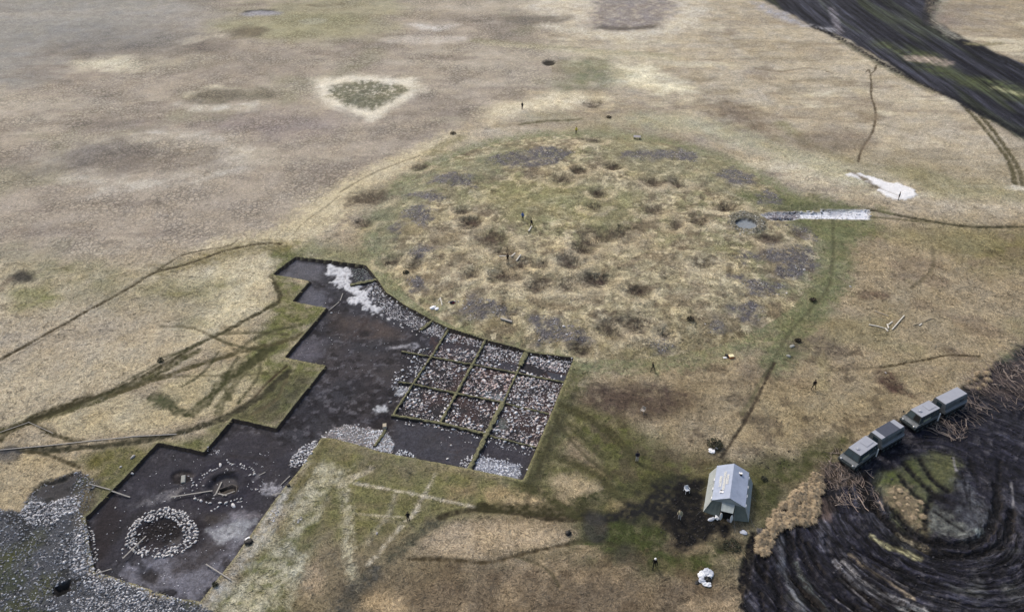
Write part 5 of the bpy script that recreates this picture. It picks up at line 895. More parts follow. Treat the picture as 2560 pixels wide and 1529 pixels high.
# brushwood: countless twigs pushed over at the edge of the mud
mb = MB(); rt = random.Random(5)
def twigs(rg, pts, dens, L0, L1, up=.35, r=.032):
    P_ = WP(rg, pts); lo, hi = P_.min(0), P_.max(0)
    for _ in range(int((hi - lo).prod() * dens)):
        p = np.array([rt.uniform(lo[0], hi[0]), rt.uniform(lo[1], hi[1])])
        if not inside(p[:1], p[1:], P_)[0]: continue
        a_ = rt.gauss(2.7, .8); L = rt.uniform(L0, L1); z = float(HZ(*p)); e_ = rt.uniform(0, up) * L; k = rt.uniform(-.15, .15) * L
        mb.tube([(p[0], p[1], z + .03), (p[0] + L * .5 * math.cos(a_) - k * math.sin(a_), p[1] + L * .5 * math.sin(a_) + k * math.cos(a_), z + .06 + e_ * .6), (p[0] + L * math.cos(a_), p[1] + L * math.sin(a_), z + .08 + e_)], r, r * .5, 3)
twigs('v', [(1100, 1300), (1300, 1150), (1600, 960), (1620, 560), (1900, 480), (2150, 300), (2397, 100), (2700, 60), (2700, 1000), (2100, 1100), (1700, 1350), (1500, 1500), (1200, 1484)], 3.2, .7, 2.2)
twigs('w', [(40, 560), (250, 380), (600, 480), (860, 560), (900, 800), (1000, 1000), (900, 1200), (600, 1250), (330, 1150), (560, 900), (150, 900), (60, 700)], 7, .5, 1.5); twigs('w', [(250, 230), (420, 230), (520, 420), (800, 560), (600, 640), (350, 520)], 6, .5, 1.3); twigs('w', [(1050, 800), (1200, 1000), (1250, 1300), (1050, 1200)], 5, .4, 1.2)
tw = mb.build('brushwood', twig_m); tag(tw, 'tangle of thin grey brown twigs round the vehicles and the edge of the mud', 'brushwood', kind='stuff')

cl = Rubble('mud_clods', 'black clods thrown up along the ruts at the lower right')
cl.area(None, MUD, 2.2, .05, .17, [(26, 25, 32), (40, 39, 47), (18, 18, 24), (78, 76, 82)], .4, -.2, excl=(('s', [(580, 420), (700, 240), (1060, 130), (1560, 160), (1740, 500), (2000, 900), (1850, 1150), (1240, 1150), (1000, 1000), (820, 780), (620, 640)]),)); cl.area('i', [(0, 560), (180, 540), (180, 740), (300, 800), (340, 860), (300, 960), (120, 1010), (0, 1040), (-130, 940), (-150, 860), (-60, 740)], 6, .05, .16, [(26, 25, 32), (44, 42, 46), (66, 62, 60)])
cl.area('v', [(400, 600), (560, 650), (760, 830), (560, 780), (380, 720)], 4, .08, .22, [(64, 48, 42), (50, 38, 34)]); cl.area('i', [(150, 230), (330, 210), (560, 300), (820, 250), (900, 380), (700, 480), (430, 420)], 1.1, .08, .2, [(52, 46, 38), (40, 36, 30)], .5, 0)
cl.build()
# low bare brush growing in the old diggings of the mound
mb = MB(); rt = random.Random(11)
for rg, x, y, r, dp in HOLLOWS:
    c0 = W(rg, x, y)
    for _ in range(int(12 * r * min(1, dp + .35))):
        a_ = rt.uniform(0, 6.28); q = r * .62 * rt.random() ** .5; px_, py_ = c0[0] + q * math.cos(a_), c0[1] + q * math.sin(a_); z = float(HZ(px_, py_)); b_ = rt.uniform(0, 6.28); L = rt.uniform(.25, .6); mb.tube([(px_, py_, z), (px_ + L * .35 * math.cos(b_), py_ + L * .35 * math.sin(b_), z + L)], .035, .015, 3)
br_ = mb.build('bare_brush', mat('dark_brush', (92, 80, 70), 1, noise=.4, nscale=2)); tag(br_, 'dark leafless brush in the old hollows on the mound', 'brush', kind='stuff')
# ------------------------------------------------------------------ reed tussocks
reed_m = mat('dry_reed', (182, 160, 124), .95, noise=.3, nscale=5, vary=.25)
def tussock_mesh(seed, n=260, R_=.5, H_=.55):
    r = random.Random(seed); mb = MB(); mb.blob((0, 0, H_ * .30), R_ * .5, R_ * .5, H_ * .3, seed, .25, 10, 6)
    for _ in range(n):
        a_ = r.uniform(0, 6.28); t = r.random() ** .7; b_ = a_ + r.uniform(-.9, .9); rad = R_ * t * .55; tip = R_ * r.uniform(.7, 1.5) * (.35 + .65 * t); z = H_ * r.uniform(.7, 1.05) * (1 - .35 * t); w = r.uniform(.018, .035)
        p0 = Vector((rad * .4 * math.cos(a_), rad * .4 * math.sin(a_), 0)); p1 = Vector((rad * math.cos(a_), rad * math.sin(a_), z)); p2 = Vector((tip * math.cos(b_), tip * math.sin(b_), z * r.uniform(.35, .85))); s_ = Vector((-math.sin(b_), math.cos(b_), 0)) * w
        mb.add([p0 - s_, p0 + s_, p1 + s_, p1 - s_, p2], [(0, 1, 2, 3), (3, 2, 4)])
    return mb.mesh('reed_tussock', reed_m)
TUS = [tussock_mesh(i) for i in range(5)]
def tussocks(rg, pts, step, label, group, s0=.8, s1=1.2, fl=1):
    P_ = WP(rg, pts); lo, hi = P_.min(0), P_.max(0); got = []
    for _ in range(6000):
        x, y = random.uniform(lo[0], hi[0]), random.uniform(lo[1], hi[1])
        if not inside(np.array([x]), np.array([y]), P_)[0] or any((x - a_) ** 2 + (y - b_) ** 2 < step ** 2 for a_, b_ in got): continue
        got.append((x, y)); o = bpy.data.objects.new('reed_tussock', random.choice(TUS)); C.objects.link(o); s_ = random.uniform(s0, s1); o.scale = (s_, s_, s_ * fl * random.uniform(.85, 1.2)); o.location = (x, y, float(HZ(x, y)) - .03); o.rotation_euler = (0, 0, random.uniform(0, 6.28)); tag(o, label, 'tussock', group)
    print('tussocks', len(got))
tussocks('i', [(960, 500), (1030, 520), (1010, 600), (995, 680), (985, 780), (925, 880), (880, 850), (800, 850), (760, 890), (700, 890), (655, 960), (655, 1030), (600, 1080), (550, 1040), (560, 960), (620, 860), (680, 770), (800, 660), (880, 580)], .46, 'tan reed tussock in the belt between the grass and the churned mud', 'reed tussocks of the belt by the tent', .55, 1.35)
tussocks('s', [(820, 560), (960, 540), (1180, 720), (1190, 900), (1080, 960), (940, 860), (800, 700)], 1.0, 'tan tussock left standing on the island in the mud', 'tussocks on the island in the mud', .35, .95, .5)
tussocks('v', [(1600, 620), (1720, 560), (1960, 500), (1960, 600), (1800, 740), (1640, 760)], 1.2, 'tan tussock in the brushwood behind the upper vehicle', 'tussocks behind the upper vehicle', .7, 1.1)
shrub_m = mat('dark_shrub', (48, 44, 34), 1, noise=.35, nscale=5); rose_m = mat('dark_green_scrub', (66, 68, 50), 1, noise=.4, nscale=5)
def shrub(rg, x, y, r, h, label, m_=shrub_m, n=160):
    p = W(rg, x, y); t = empty('shrub', p[0], p[1], None, 0, label, 'shrub'); mb = MB(); rs = random.Random(int(x + y))
    for _ in range(n):
        a_ = rs.uniform(0, 6.28); q = r * rs.random() ** .5; z = rs.uniform(.15, 1) * h * (1 - .4 * q / r); c_ = Vector((q * math.cos(a_), q * math.sin(a_), z)); u = Vector((rs.gauss(0, 1), rs.gauss(0, 1), rs.gauss(0, .6))).normalized() * rs.uniform(.06, .14); w = u.cross(Vector((rs.gauss(0, 1), rs.gauss(0, 1), 1))).normalized() * u.length * .6
        mb.add([c_ - u, c_ - w, c_ + u, c_ + w], [(0, 1, 2, 3)])
    mb.build('crown', m_, t); mt = MB()
    for k in range(7):
        a_ = k * .9; mt.tube([(0, 0, -.05), (r * .5 * math.cos(a_), r * .5 * math.sin(a_), h * .8)], .03, .01, 4)
    mt.build('stem', twig_m, t); return t
shrub('f', 948, 690, .55, .6, 'lone dark shrub beside the trodden green path right of the mound'); shrub('f', 75, 825, .6, .6, 'dark shrub on the lower part of the mound'); shrub('i', 250, 300, 1.0, .7, 'dark scrub behind the tent with white scraps in it', rose_m, 420)
shrub('g', 1540, 1290, .35, .5, 'small dark shrub on the lower right brink of the dig', rose_m, 90); shrub('b', 805, 957, .7, .45, 'low dark shrub where the straw band bends, left of the mound'); shrub('b', 1918, 838, .7, .4, 'low dark shrub behind the mound'); shrub('i', 370, 1015, 1.0, .5, 'dark low scrub in front of the tent', rose_m, 300)
shrub('i', 600, 540, .4, .35, 'grey green tuft right of the tent', rose_m, 120); shrub('d', 1145, 1120, .5, .4, 'dark tuft beside the double wheel track on the left', rose_m, 100); shrub('f', 840, 978, .5, .4, 'dark tuft above the grey boulders at the path bend'); shrub('q', 1715, 270, .5, .4, 'dark green tuft near the top of the upper dig', rose_m)

# ------------------------------------------------------------------ people
def skin_mat(n, c_): return mat(n, c_, .8, noise=.06)
HAIRM = mat('dark_hair', (38, 32, 28)); SKINM = mat('skin', (186, 142, 118)); BOOTM = mat('dark_boots', (30, 28, 28))
def person(rg, x, y, face, jacket, legs, label, h=1.75, pose='stand', hat=None, camo=None):
    p = W(rg, x, y); k = h / 1.75; root = empty('person', p[0], p[1], None, face, label, 'person')
    st = {'stand': .1, 'walk': .28, 'wide': .34}.get(pose, .1); lean = .12 if pose == 'walk' else 0; up = pose == 'hold'
    J_ = {}; E_ = []; Rr = {}
    def j(n, co, r, par=None): J_[n] = Vector(co) * k; Rr[n] = r * k; (E_.append((par, n)) if par else None)
    j('pel', (0, 0, .95), .13); j('spi', (0, lean * .4, 1.17), .15, 'pel'); j('che', (0, lean, 1.36), .165, 'spi'); j('nek', (0, lean * 1.2, 1.5), .055, 'che'); j('hd1', (0, lean * 1.3 + .02, 1.6), .085, 'nek'); j('hd2', (0, lean * 1.3 + .02, 1.69), .08, 'hd1'); j('nose', (0, lean * 1.3 + .115, 1.62), .02, 'hd1')
    for s_, sn in ((-1, 'L'), (1, 'R')):
        j('sh' + sn, (.17 * s_, lean, 1.4), .065, 'che')
        el = (.27 * s_, lean - .03, 1.14); wr = (.27 * s_, .1 + lean, .93)
        if pose in ('hold', 'wide'): el = (.29 * s_, .02, 1.14); wr = (.1 * s_, .24, 1.12)
        if pose == 'walk': el = (.25 * s_, lean - .12 * s_, 1.14); wr = (.27 * s_, lean - .16 * s_ + .08, .92)
        j('el' + sn, el, .048, 'sh' + sn); j('wr' + sn, wr, .032, 'el' + sn); W_ = Vector(wr); d = (W_ - Vector(el)).normalized(); side = Vector((0, 1, 0)) if abs(d.z) > .6 else Vector((0, 0, 1))
        pa = W_ + d * .08; j('pa' + sn, pa, .032, 'wr' + sn)
        for f_ in range(4):
            off = side * (.027 - .018 * f_); L = (.07, .08, .075, .058)[f_]; j('f%da' % f_ + sn, pa + off + d * L * .55, .0095, 'pa' + sn); j('f%db' % f_ + sn, pa + off + d * L + Vector((-s_ * .02, 0, 0)), .008, 'f%da' % f_ + sn)
        j('tha' + sn, W_ + d * .05 + side * .045, .011, 'wr' + sn); j('thb' + sn, W_ + d * .085 + side * .06, .009, 'tha' + sn)
        fy = st * s_ * (1 if pose == 'walk' else 0); fx = .12 + (st * .6 if pose == 'wide' else 0)
        j('hi' + sn, (.09 * s_, 0, .9), .095, 'pel'); j('kn' + sn, (fx * .9 * s_, fy * .6 + .03, .5), .066, 'hi' + sn); j('an' + sn, (fx * s_, fy - .02, .1), .048, 'kn' + sn); j('to' + sn, (fx * s_ * 1.05, fy + .15, .045), .042, 'an' + sn)
    names = list(J_); ix = {n: i for i, n in enumerate(names)}
    me = bpy.data.meshes.new('body'); me.from_pydata([J_[n][:] for n in names], [(ix[a_], ix[b_]) for a_, b_ in E_], []); ob = bpy.data.objects.new('body', me); C.objects.link(ob)
    md = ob.modifiers.new('s', 'SKIN'); md.use_smooth_shade = True; sv = me.skin_vertices[0].data
    for n in names: sv[ix[n]].radius = (Rr[n] * (1.25 if n in ('pel', 'spi', 'che', 'hi') else 1), Rr[n]); sv[ix[n]].use_root = n == 'pel'
    ob.modifiers.new('d', 'SUBSURF').levels = 1
    dg = bpy.context.evaluated_depsgraph_get(); me2 = bpy.data.meshes.new_from_object(ob.evaluated_get(dg)); me2.name = 'person_body'; ob.modifiers.clear(); ob.data = me2; bpy.data.meshes.remove(me)
    me2.materials.clear()
    for m_ in (SKINM, jacket, legs, BOOTM): me2.materials.append(m_)
    kind = {}
    for n in names: kind[n] = 0 if n[:2] in ('hd', 'no', 'pa', 'f0', 'f1', 'f2', 'f3', 'th') else 3 if n[:2] == 'to' else 2 if n[:2] in ('kn', 'hi') else 2 if n[:2] == 'an' else 1
    A = np.array([J_[n][:] for n in names]); c_ = np.zeros(len(me2.polygons) * 3); me2.polygons.foreach_get('center', c_); c_ = c_.reshape(-1, 3)
    seg_ = [(ix[a_], ix[b_], kind[b_]) for a_, b_ in E_]; best = np.full(len(c_), 9.); mi = np.zeros(len(c_), int)
    for a_, b_, kk in seg_:
        d = A[b_] - A[a_]; t = np.clip(((c_ - A[a_]) @ d) / (d @ d + 1e-9), 0, 1); e_ = np.linalg.norm(c_ - (A[a_] + t[:, None] * d), axis=1) - (.03 if kk == 1 else 0); q = e_ < best; best[q] = e_[q]; mi[q] = kk
    mi[(c_[:, 2] < .12 * k)] = 3; me2.polygons.foreach_set('material_index', mi.astype(np.int32)); ob.parent = root
    hx = J_['hd2']; hb = MB()
    if hat: hb.blob((hx.x, hx.y - .01, hx.z + .0), .13 * k, .14 * k, .125 * k, 3, .02, 12, 8); hb.build('hat' if hat is not HAIRM else 'hair', hat, root, True)
    else: hb.blob((hx.x, hx.y - .025, hx.z + .012), .098 * k, .105 * k, .092 * k, 3, .03, 12, 8); hb.build('hair', HAIRM, root, True)
    return root
BLK = mat('black_cloth', (22, 22, 28)); NAVY = mat('navy_cloth', (34, 36, 56)); YEL = mat('yellow_cloth', (232, 214, 30)); BLU = mat('blue_cloth', (64, 110, 190)); LTR = mat('pale_trousers', (190, 188, 190)); CAMO = mat('green_camouflage', (70, 68, 50), noise=.6, nscale=9); CAMB = mat('brown_camouflage', (58, 46, 34), noise=.6, nscale=9); WHC = mat('white_cap', (236, 236, 236)); BEI = mat('beige_camouflage', (196, 186, 150), noise=.55, nscale=9)
person('b', 1300, 783, 2.6, BLK, BLK, 'person in black standing on the bright straw beyond the mound')
person('b', 1684, 959, .4, YEL, BLK, 'person in a bright yellow jacket and dark trousers on the far rim of the mound'); person('e', 1303, 119, -.5, BLU, BLK, 'person in a blue jacket and dark trousers on top of the mound')
person('e', 1368, 165, 2.2, BLK, CAMB, 'person with a black top half bending over a white plank on the mound', pose='walk'); person('e', 1196, 421, .2, CAMB, CAMB, 'person in dark brown with elbows out between the planks on the mound', pose='hold', h=1.7)
person('y', 2115, 501, 1.2, BLK, BLK, 'person in dark clothes at the lower edge of the snow patch'); person('h', 2117, 409, 3.3, NAVY, LTR, 'person in a dark top and pale trousers on the green path left of the tent', pose='hold'); person('h', 2241, 1169, 2.9, BLK, BLK, 'person in black with a round white cap at the bottom of the photo', hat=WHC, pose='walk')
person('h', 488, 838, .1, BLK, BLK, 'stocky person all in black alone on the bottom left meadow', h=1.6, pose='hold'); person('e', 2232, 1192, 2.0, CAMO, CAMO, 'person in green camouflage striding right of the grid', pose='walk'); person('f', 950, 1322, 3.4, CAMB, CAMO, 'person in dark camouflage with legs apart above the vehicles', pose='wide')
person('h', 2420, 827, 2.5, BEI, LTR, 'person in pale mottled clothes on the dark mud left of the tent')

# ------------------------------------------------------------------ tent
canvas = mat('grey_blue_canvas', (158, 170, 194), .75, noise=.1, nscale=1.3, bump=.6); canvas_g = mat('olive_canvas', (160, 168, 168), .85, noise=.1, nscale=1.5, bump=.3); canvas_d = mat('dark_olive_canvas', (118, 126, 116), .9, noise=.12, nscale=2, bump=.4); awn = mat('pale_green_canvas', (150, 160, 160), .8, noise=.05); whitem = mat('white_cloth', (240, 240, 240), .7, noise=.03); letter = mat('pale_lettering', (226, 224, 210), .8)
blackm = mat('dark_opening', (16, 16, 18), .8)  # black fill stands in for the unlit inside of doorway, vents, open windscreen
TENT = W('o', 1824.5, 1243, 2.75); TB = W('o', 1835.5, 1159, 2.75); ax = TB - TENT; TL = float(np.linalg.norm(ax)); ta = math.atan2(ax[1], ax[0]) - math.pi / 2
tent = empty('tent', TENT[0], TENT[1], 0, ta, 'grey blue canvas tent with white lettering, standing between the mud and the reeds', 'tent')
ZR, ZE, HW, HB = 2.75, 1.8, 1.8, 2.55
def sag(mb, a_, b_, c_, d_, n=10, m=6, s_=.05, th=.03):
    """a canvas panel between four corners that sags a little between its poles"""
    a_, b_, c_, d_ = map(Vector, (a_, b_, c_, d_)); nrm = (b_ - a_).cross(d_ - a_).normalized(); V = []; F_ = []
    for sd in (0, 1):
        for i in range(n + 1):
            for q in range(m + 1):
                u, v = i / n, q / m; p = (a_ * (1 - u) + b_ * u) * (1 - v) + (d_ * (1 - u) + c_ * u) * v
                w = abs(math.sin(u * math.pi * 3)) * math.sin(v * math.pi) * s_ + .012 * math.sin(u * 31 + v * 9) * math.sin(v * math.pi); V.append(p - nrm * (w + th * sd) * (1 if nrm.z > 0 else -1))
    o_ = (n + 1) * (m + 1)
    for sd in (0, 1):
        for i in range(n):
            for q in range(m):
                k = sd * o_ + i * (m + 1) + q; f = (k, k + m + 1, k + m + 2, k + 1); F_.append(f if not sd else f[::-1])
    mb.add(V, F_)
mb = MB(); sag(mb, (0, TL + .08, ZR), (0, -.08, ZR), (-HW - .06, -.08, ZE), (-HW - .06, TL + .08, ZE)); sag(mb, (0, -.08, ZR), (0, TL + .08, ZR), (HW + .06, TL + .08, ZE), (HW + .06, -.08, ZE)); mb.build('roof', canvas, tent, True)
mb = MB(); sag(mb, (-HW, TL, ZE), (-HW, 0, ZE), (-HB, -.45, .02), (-HB, TL + .3, .02), s_=.08); sag(mb, (HW, 0, ZE), (HW, TL, ZE), (HB, TL + .3, .02), (HB, -.45, .02), s_=.08); mb.build('side_wall', canvas_g, tent, True)
for q_ in (((-HW, -.02, ZE), (-.75, -.02, ZE), (-.75, -.75, .05), (-HB, -.45, .02)), ((.75, -.02, ZE), (HW, -.02, ZE), (HB, -.45, .02), (.8, -.75, .05)), ((HW, TL + .02, ZE), (-HW, TL + .02, ZE), (-HB, TL + .3, .02), (HB, TL + .3, .02))): mb = MB(); sag(mb, *q_, s_=.08); mb.build('end_wall', canvas_d, tent, True)
mb = MB(); mb.add([(-HW, -.03, ZE), (HW, -.03, ZE), (0, -.03, ZR - .03), (-HW, -.08, ZE), (HW, -.08, ZE), (0, -.08, ZR - .03)], [(0, 2, 1), (3, 4, 5), (0, 1, 4, 3), (1, 2, 5, 4), (2, 0, 3, 5)]); mb.add([(-HW, TL + .03, ZE), (HW, TL + .03, ZE), (0, TL + .03, ZR - .03)], [(0, 1, 2)]); mb.build('gable', canvas_g, tent)
mb = MB(); sag(mb, (-.72, -.1, ZE + .12), (.72, -.1, ZE + .12), (.62, -1.25, ZE - .12), (-.72, -1.25, ZE - .12), s_=.05); mb.build('awning', awn, tent, True)
mb = MB(); mb.tube([(-.7, -1.2, 0), (-.7, -1.2, ZE - .1)], .025, .025, 6); mb.tube([(.62, -1.2, 0), (.62, -1.2, ZE - .1)], .025, .025, 6); mb.build('awning_pole', wood_m, tent)
for s_ in (-1, 1):
    mb = MB(); mb.blob((.58 * s_, -1.32, .85), .16, .07, .62, 4, .06, 10, 8); mb.build('door_curtain', whitem, tent, True)
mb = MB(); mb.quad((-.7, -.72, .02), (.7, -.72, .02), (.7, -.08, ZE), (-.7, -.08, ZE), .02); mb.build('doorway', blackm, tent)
for s_ in (-1, 1):
    for k in range(4 if s_ > 0 else 3):
        y_ = .35 + k * 1.45; w0 = .14; xx = s_ * (HW + .12); mb = MB(); mb.box(xx - .05, xx + .05, y_ - .2, y_ + .2, ZE - .34, ZE - .1); mb.build('window', whitem, tent)
for x_, y_, sg in ((-.95, 1.0, -1), (.85, 4.5, 1)):
    zz = ZR - (ZR - ZE) * abs(x_) / HW; mb = MB(); mb.prism([(-.2, 0), (.2, 0), (.22, .16), (0, .08), (-.1, .14)], y_ - .13, y_ + .13, 'y', Matrix.Translation((x_, 0, zz - .02))); v_ = mb.build('vent_flap', whitem, tent); mb = MB(); mb.box(x_ - .02 if sg > 0 else x_ - .16, x_ + .2 if sg > 0 else x_ + .04, y_ - .3 if sg > 0 else y_ + .13, y_ - .13 if sg > 0 else y_ + .27, zz - .05, zz + .09); mb.build('vent_hole', blackm, v_)
mb = MB()
for x_, y_, gx, gy in ((-HW, 0, -3.2, -1.2), (HW, 0, 3.3, -1.2), (-HW, TL, -3.0, TL + 1), (HW, TL, 3.1, TL + 1), (-HW, TL / 2, -3.3, TL / 2), (HW, TL / 2, 3.3, TL / 2), (.7, -1.2, 1.2, -2.4), (-.7, -1.2, -1.5, -2.2)): mb.tube([(x_, y_, ZE), (gx, gy, 0)], .012, .012, 3)
mb.build('guy_rope', wood_m, tent)
sl = math.atan2(ZR - ZE, HW)
def roof_text(txt, xr, yc, size, width):
    cu = bpy.data.curves.new('lettering', 'FONT'); cu.body = txt; cu.size = size; cu.align_x = 'CENTER'; cu.align_y = 'CENTER'; cu.offset = .012
    to = bpy.data.objects.new('lettering', cu); C.objects.link(to); dg = bpy.context.evaluated_depsgraph_get(); me = bpy.data.meshes.new_from_object(to.evaluated_get(dg)); bpy.data.objects.remove(to); n = len(me.vertices); co = np.zeros(n * 3); me.vertices.foreach_get('co', co); co = co.reshape(-1, 3); w = np.ptp(co[:, 0]); co[:, 0] *= width / max(w, .01)
    t = np.array([0, -1, 0.]); u = np.array([math.cos(sl), 0, math.sin(sl)]); nr = np.array([-math.sin(sl), 0, math.cos(sl)]); base = np.array([-xr, yc, ZR - (ZR - ZE) * xr / HW]); q = base + co[:, :1] * t + co[:, 1:2] * u + nr * .05
    me.vertices.foreach_set('co', q.astype(np.float32).ravel()); me.update(); me.materials.clear(); me.materials.append(letter); ob = bpy.data.objects.new('lettering', me); C.objects.link(ob); ob.parent = tent
roof_text('РУССКОЕ', .5, 2.95, .36, 1.5); roof_text('ГЕОГРАФИЧЕСКОЕ', .82, 2.75, .34, 3.0); roof_text('ОБЩЕСТВО', 1.22, 2.75, .36, 1.75)

# ------------------------------------------------------------------ tracked vehicles
paint = mat('olive_grey_paint', (98, 104, 108), .55, noise=.3, nscale=1.6, spec=.4); paintd = mat('dark_green_paint', (54, 64, 66), .6, noise=.2, nscale=2, spec=.4); glass = mat('dark_glass', (52, 70, 78), .15, spec=.6); lampm = mat('headlamp_glass', (235, 235, 235), .2); trackm = mat('muddy_track', (28, 28, 32), .9, noise=.3, nscale=6); tarp = mat('dark_tarpaulin', (72, 78, 94), .8, noise=.12, nscale=3, bump=.3); roofm = mat('light_grey_roof', (156, 160, 172), .6, noise=.06, nscale=1.5); patch = mat('camouflage_paint', (150, 156, 130), .6)
def track(root, x0, x1, y, s_):
    mb = MB(); w = .42; prof = [(x0 + .2, .0), (x1 - .25, .0), (x1, .25), (x1 + .02, .5), (x1 - .2, .72), (x0 + .15, .72), (x0, .5), (x0 + .02, .22)]; mb.prism([(p, q) for p, q in prof], y - w / 2, y + w / 2, 'y')
    for k in range(int((x1 - x0) / .14)): mb.box(x0 + .1 + k * .14, x0 + .15 + k * .14, y - w / 2 - .01, y + w / 2 + .01, -.02, .0); mb.box(x0 + .15 + k * .14, x0 + .2 + k * .14, y - w / 2 - .01, y + w / 2 + .01, .72, .745)
    t = mb.build('track', trackm, root)
    for k in range(5):
        m2 = MB(); cx_ = x0 + .42 + k * (x1 - x0 - .84) / 4; m2.prism([(cx_ + .2 * math.cos(a_ * .5236), .26 + .2 * math.sin(a_ * .5236)) for a_ in range(12)], y + s_ * w / 2, y + s_ * (w / 2 + .04), 'y'); m2.build('road_wheel', paintd, t)
def hull(root, L, prof, mp_): mb = MB(); mb.prism(prof, 0, L, 'x'); return mb
def vehicle(fm, fa, rm, ra, label, dark_roof, open_ws):
    """x points backwards from the nose of the front unit; two units joined by a hitch"""
    root = empty('tracked_vehicle', fm[0], fm[1], 0, fa, label, 'tracked vehicle')
    def tr(mb, n, m_, par=root, M=None, bevel=.02):
        if M is not None: mb.v = [tuple(M @ Vector(v)) for v in mb.v]
        return mb.build(n, m_, par, bevel=bevel)
    I = None
    # front unit: x from -0.95 (bumper) to 3.6
    mb = MB(); mb.prism([(-.92, .78), (3.6, .78), (3.6, 1.2), (-.6, 1.2), (-.92, 1.0)], -1.15, 1.15, 'y'); tr(mb, 'hull', paint)
    cab = MB(); V = [(-.35, -1.05, 1.203), (3.58, -1.05, 1.203), (3.58, 1.05, 1.203), (-.35, 1.05, 1.203), (.05, -.85, 2.1), (3.52, -.82, 2.1), (3.52, .82, 2.1), (.05, .85, 2.1)]; cab.add(V, [(0, 3, 2, 1), (4, 5, 6, 7), (0, 1, 5, 4), (1, 2, 6, 5), (2, 3, 7, 6), (3, 0, 4, 7)]); cabo = tr(cab, 'cab', paintd)
    mb = MB(); mb.box(.06, 3.54, -.86, .86, 2.103, 2.15); tr(mb, 'roof', roofm, bevel=.015)
    def onface(u0, u1, v0, v1, P00, P10, P11, P01, th=.012):
        P00, P10, P11, P01 = map(Vector, (P00, P10, P11, P01)); f = lambda u, v: (P00 * (1 - u) + P10 * u) * (1 - v) + (P01 * (1 - u) + P11 * u) * v
        m_ = MB(); m_.quad(f(u0, v0), f(u1, v0), f(u1, v1), f(u0, v1), th); return m_
    for a_, b_ in ((.06, .48), (.52, .94)): o = tr(onface(a_, b_, .15, .9, V[3], V[0], V[4], V[7]), 'windscreen', blackm if (open_ws and a_ > .5) else glass, bevel=0)
    for s_, q in ((-1, (V[0], V[1], V[5], V[4])), (1, (V[2], V[3], V[7], V[6]))):
        for k in range(4):
            u0 = .04 + k * .245; tr(onface(u0, u0 + .19, .42, .86, *q), 'side_window', glass, bevel=0)
        tr(onface(.2, .55, .04, .34, *q), 'door_patch', patch, bevel=0)
        track(root, -.75, 3.5, s_ * .92, s_)
        mb = MB(); mb.tube([(-.2, s_ * 1.1, 1.2), (-.35, s_ * 1.4, 1.5)], .02, .02, 5); mb.box(-.38, -.33, s_ * 1.4 - .09, s_ * 1.4 + .09, 1.4, 1.7); tr(mb, 'mirror', paintd, bevel=0)
        mb = MB(); mb.blob((-.99, s_ * .82, 1.0), .08, .13, .13, 1, 0, 10, 6); mb.build('headlight', lampm, root, True)
    mb = MB(); mb.box(-1.12, -.93, -1.18, 1.18, .62, .9); tr(mb, 'bumper', paintd)
    for k in range(4): mb = MB(); mb.blob((-1.0, -.45 + k * .3, .98), .05, .07, .06, 1, 0, 8, 5); mb.build('fog_lamp', glass, root, True)
    mb = MB(); mb.box(1.9, 3.3, -.45, .62, 2.153, 2.2); tr(mb, 'roof_panel', roofm); mb = MB(); mb.prism([(.75 + .26 * math.cos(a_ * .5236), .05 + .26 * math.sin(a_ * .5236)) for a_ in range(12)], 2.153, 2.24, 'z'); tr(mb, 'roof_hatch', roofm); mb = MB(); mb.blob((.75, .05, 2.28), .09, .09, .07, 2, 0, 8, 5); mb.build('searchlight', lampm, root, True)
    mb = MB(); mb.prism([(2.75, .4), (2.9, .4), (2.9, 1.7), (2.75, 1.7)], -1.26, -1.12, 'y'); mb.v = [(x_ + .55, y_, z_ - .1) for x_, y_, z_ in mb.v]; tr(mb, 'exhaust', whitem, bevel=.03)
    # rear unit
    c_, s2 = math.cos(-fa), math.sin(-fa); dx, dy = rm[0] - fm[0], rm[1] - fm[1]; M = Matrix.Translation((dx * c_ - dy * s2, dx * s2 + dy * c_, 0)) @ Matrix.Rotation(ra - fa, 4, 'Z'); L = 4.3
    mb = MB(); mb.tube([(3.5, 0, .9), (M @ Vector((.05, 0, .9)))], .16, .16, 8); tr(mb, 'coupling', trackm, bevel=0)
    mb = MB(); mb.prism([(-1.15, .75), (1.15, .75), (1.15, 1.24), (.98, 1.32), (.9, 2.0), (.76, 2.2), (-.76, 2.2), (-.9, 2.0), (-.98, 1.32), (-1.15, 1.24)], 0, L, 'x'); tr(mb, 'rear_cabin', paint, M=M)
    mb = MB(); mb.box(.03, L - .03, -.76, .76, 2.203, 2.235); tr(mb, 'rear_roof', roofm, M=M, bevel=.01)
    if dark_roof:
        mb = MB(); mb.box(.7, 3.5, -.8, .82, 2.238, 2.27, taper=.03); tr(mb, 'tarpaulin', tarp, M=M, bevel=.01)
    mb = MB(); mb.box(-.02, .0, -.35, .35, 1.3, 1.95); tr(mb, 'rear_window', glass, M=M, bevel=0)
    for s_ in (-1, 1):
        mb = MB(); mb.box(.1, L - .1, s_ * 1.17 - .02, s_ * 1.17 + .02, 1.16, 1.2); tr(mb, 'rail', roofm, M=M, bevel=0)
        for k in range(1):
            mb = MB(); x0 = 2.9 + k * 1.25; a0, a1 = Vector((0, s_ * .955, 1.5)), Vector((0, s_ * .915, 1.88)); mb.box(x0, x0 + .8, min(s_ * .92, s_ * .975), max(s_ * .92, s_ * .975), 1.5, 1.82); tr(mb, 'side_window', glass, M=M, bevel=0)
        t0 = len(C.objects); before = set(C.objects); track(root, .2, L - .15, s_ * .92, s_)
        for o in set(C.objects) - before: o.data.transform(M)
    return root
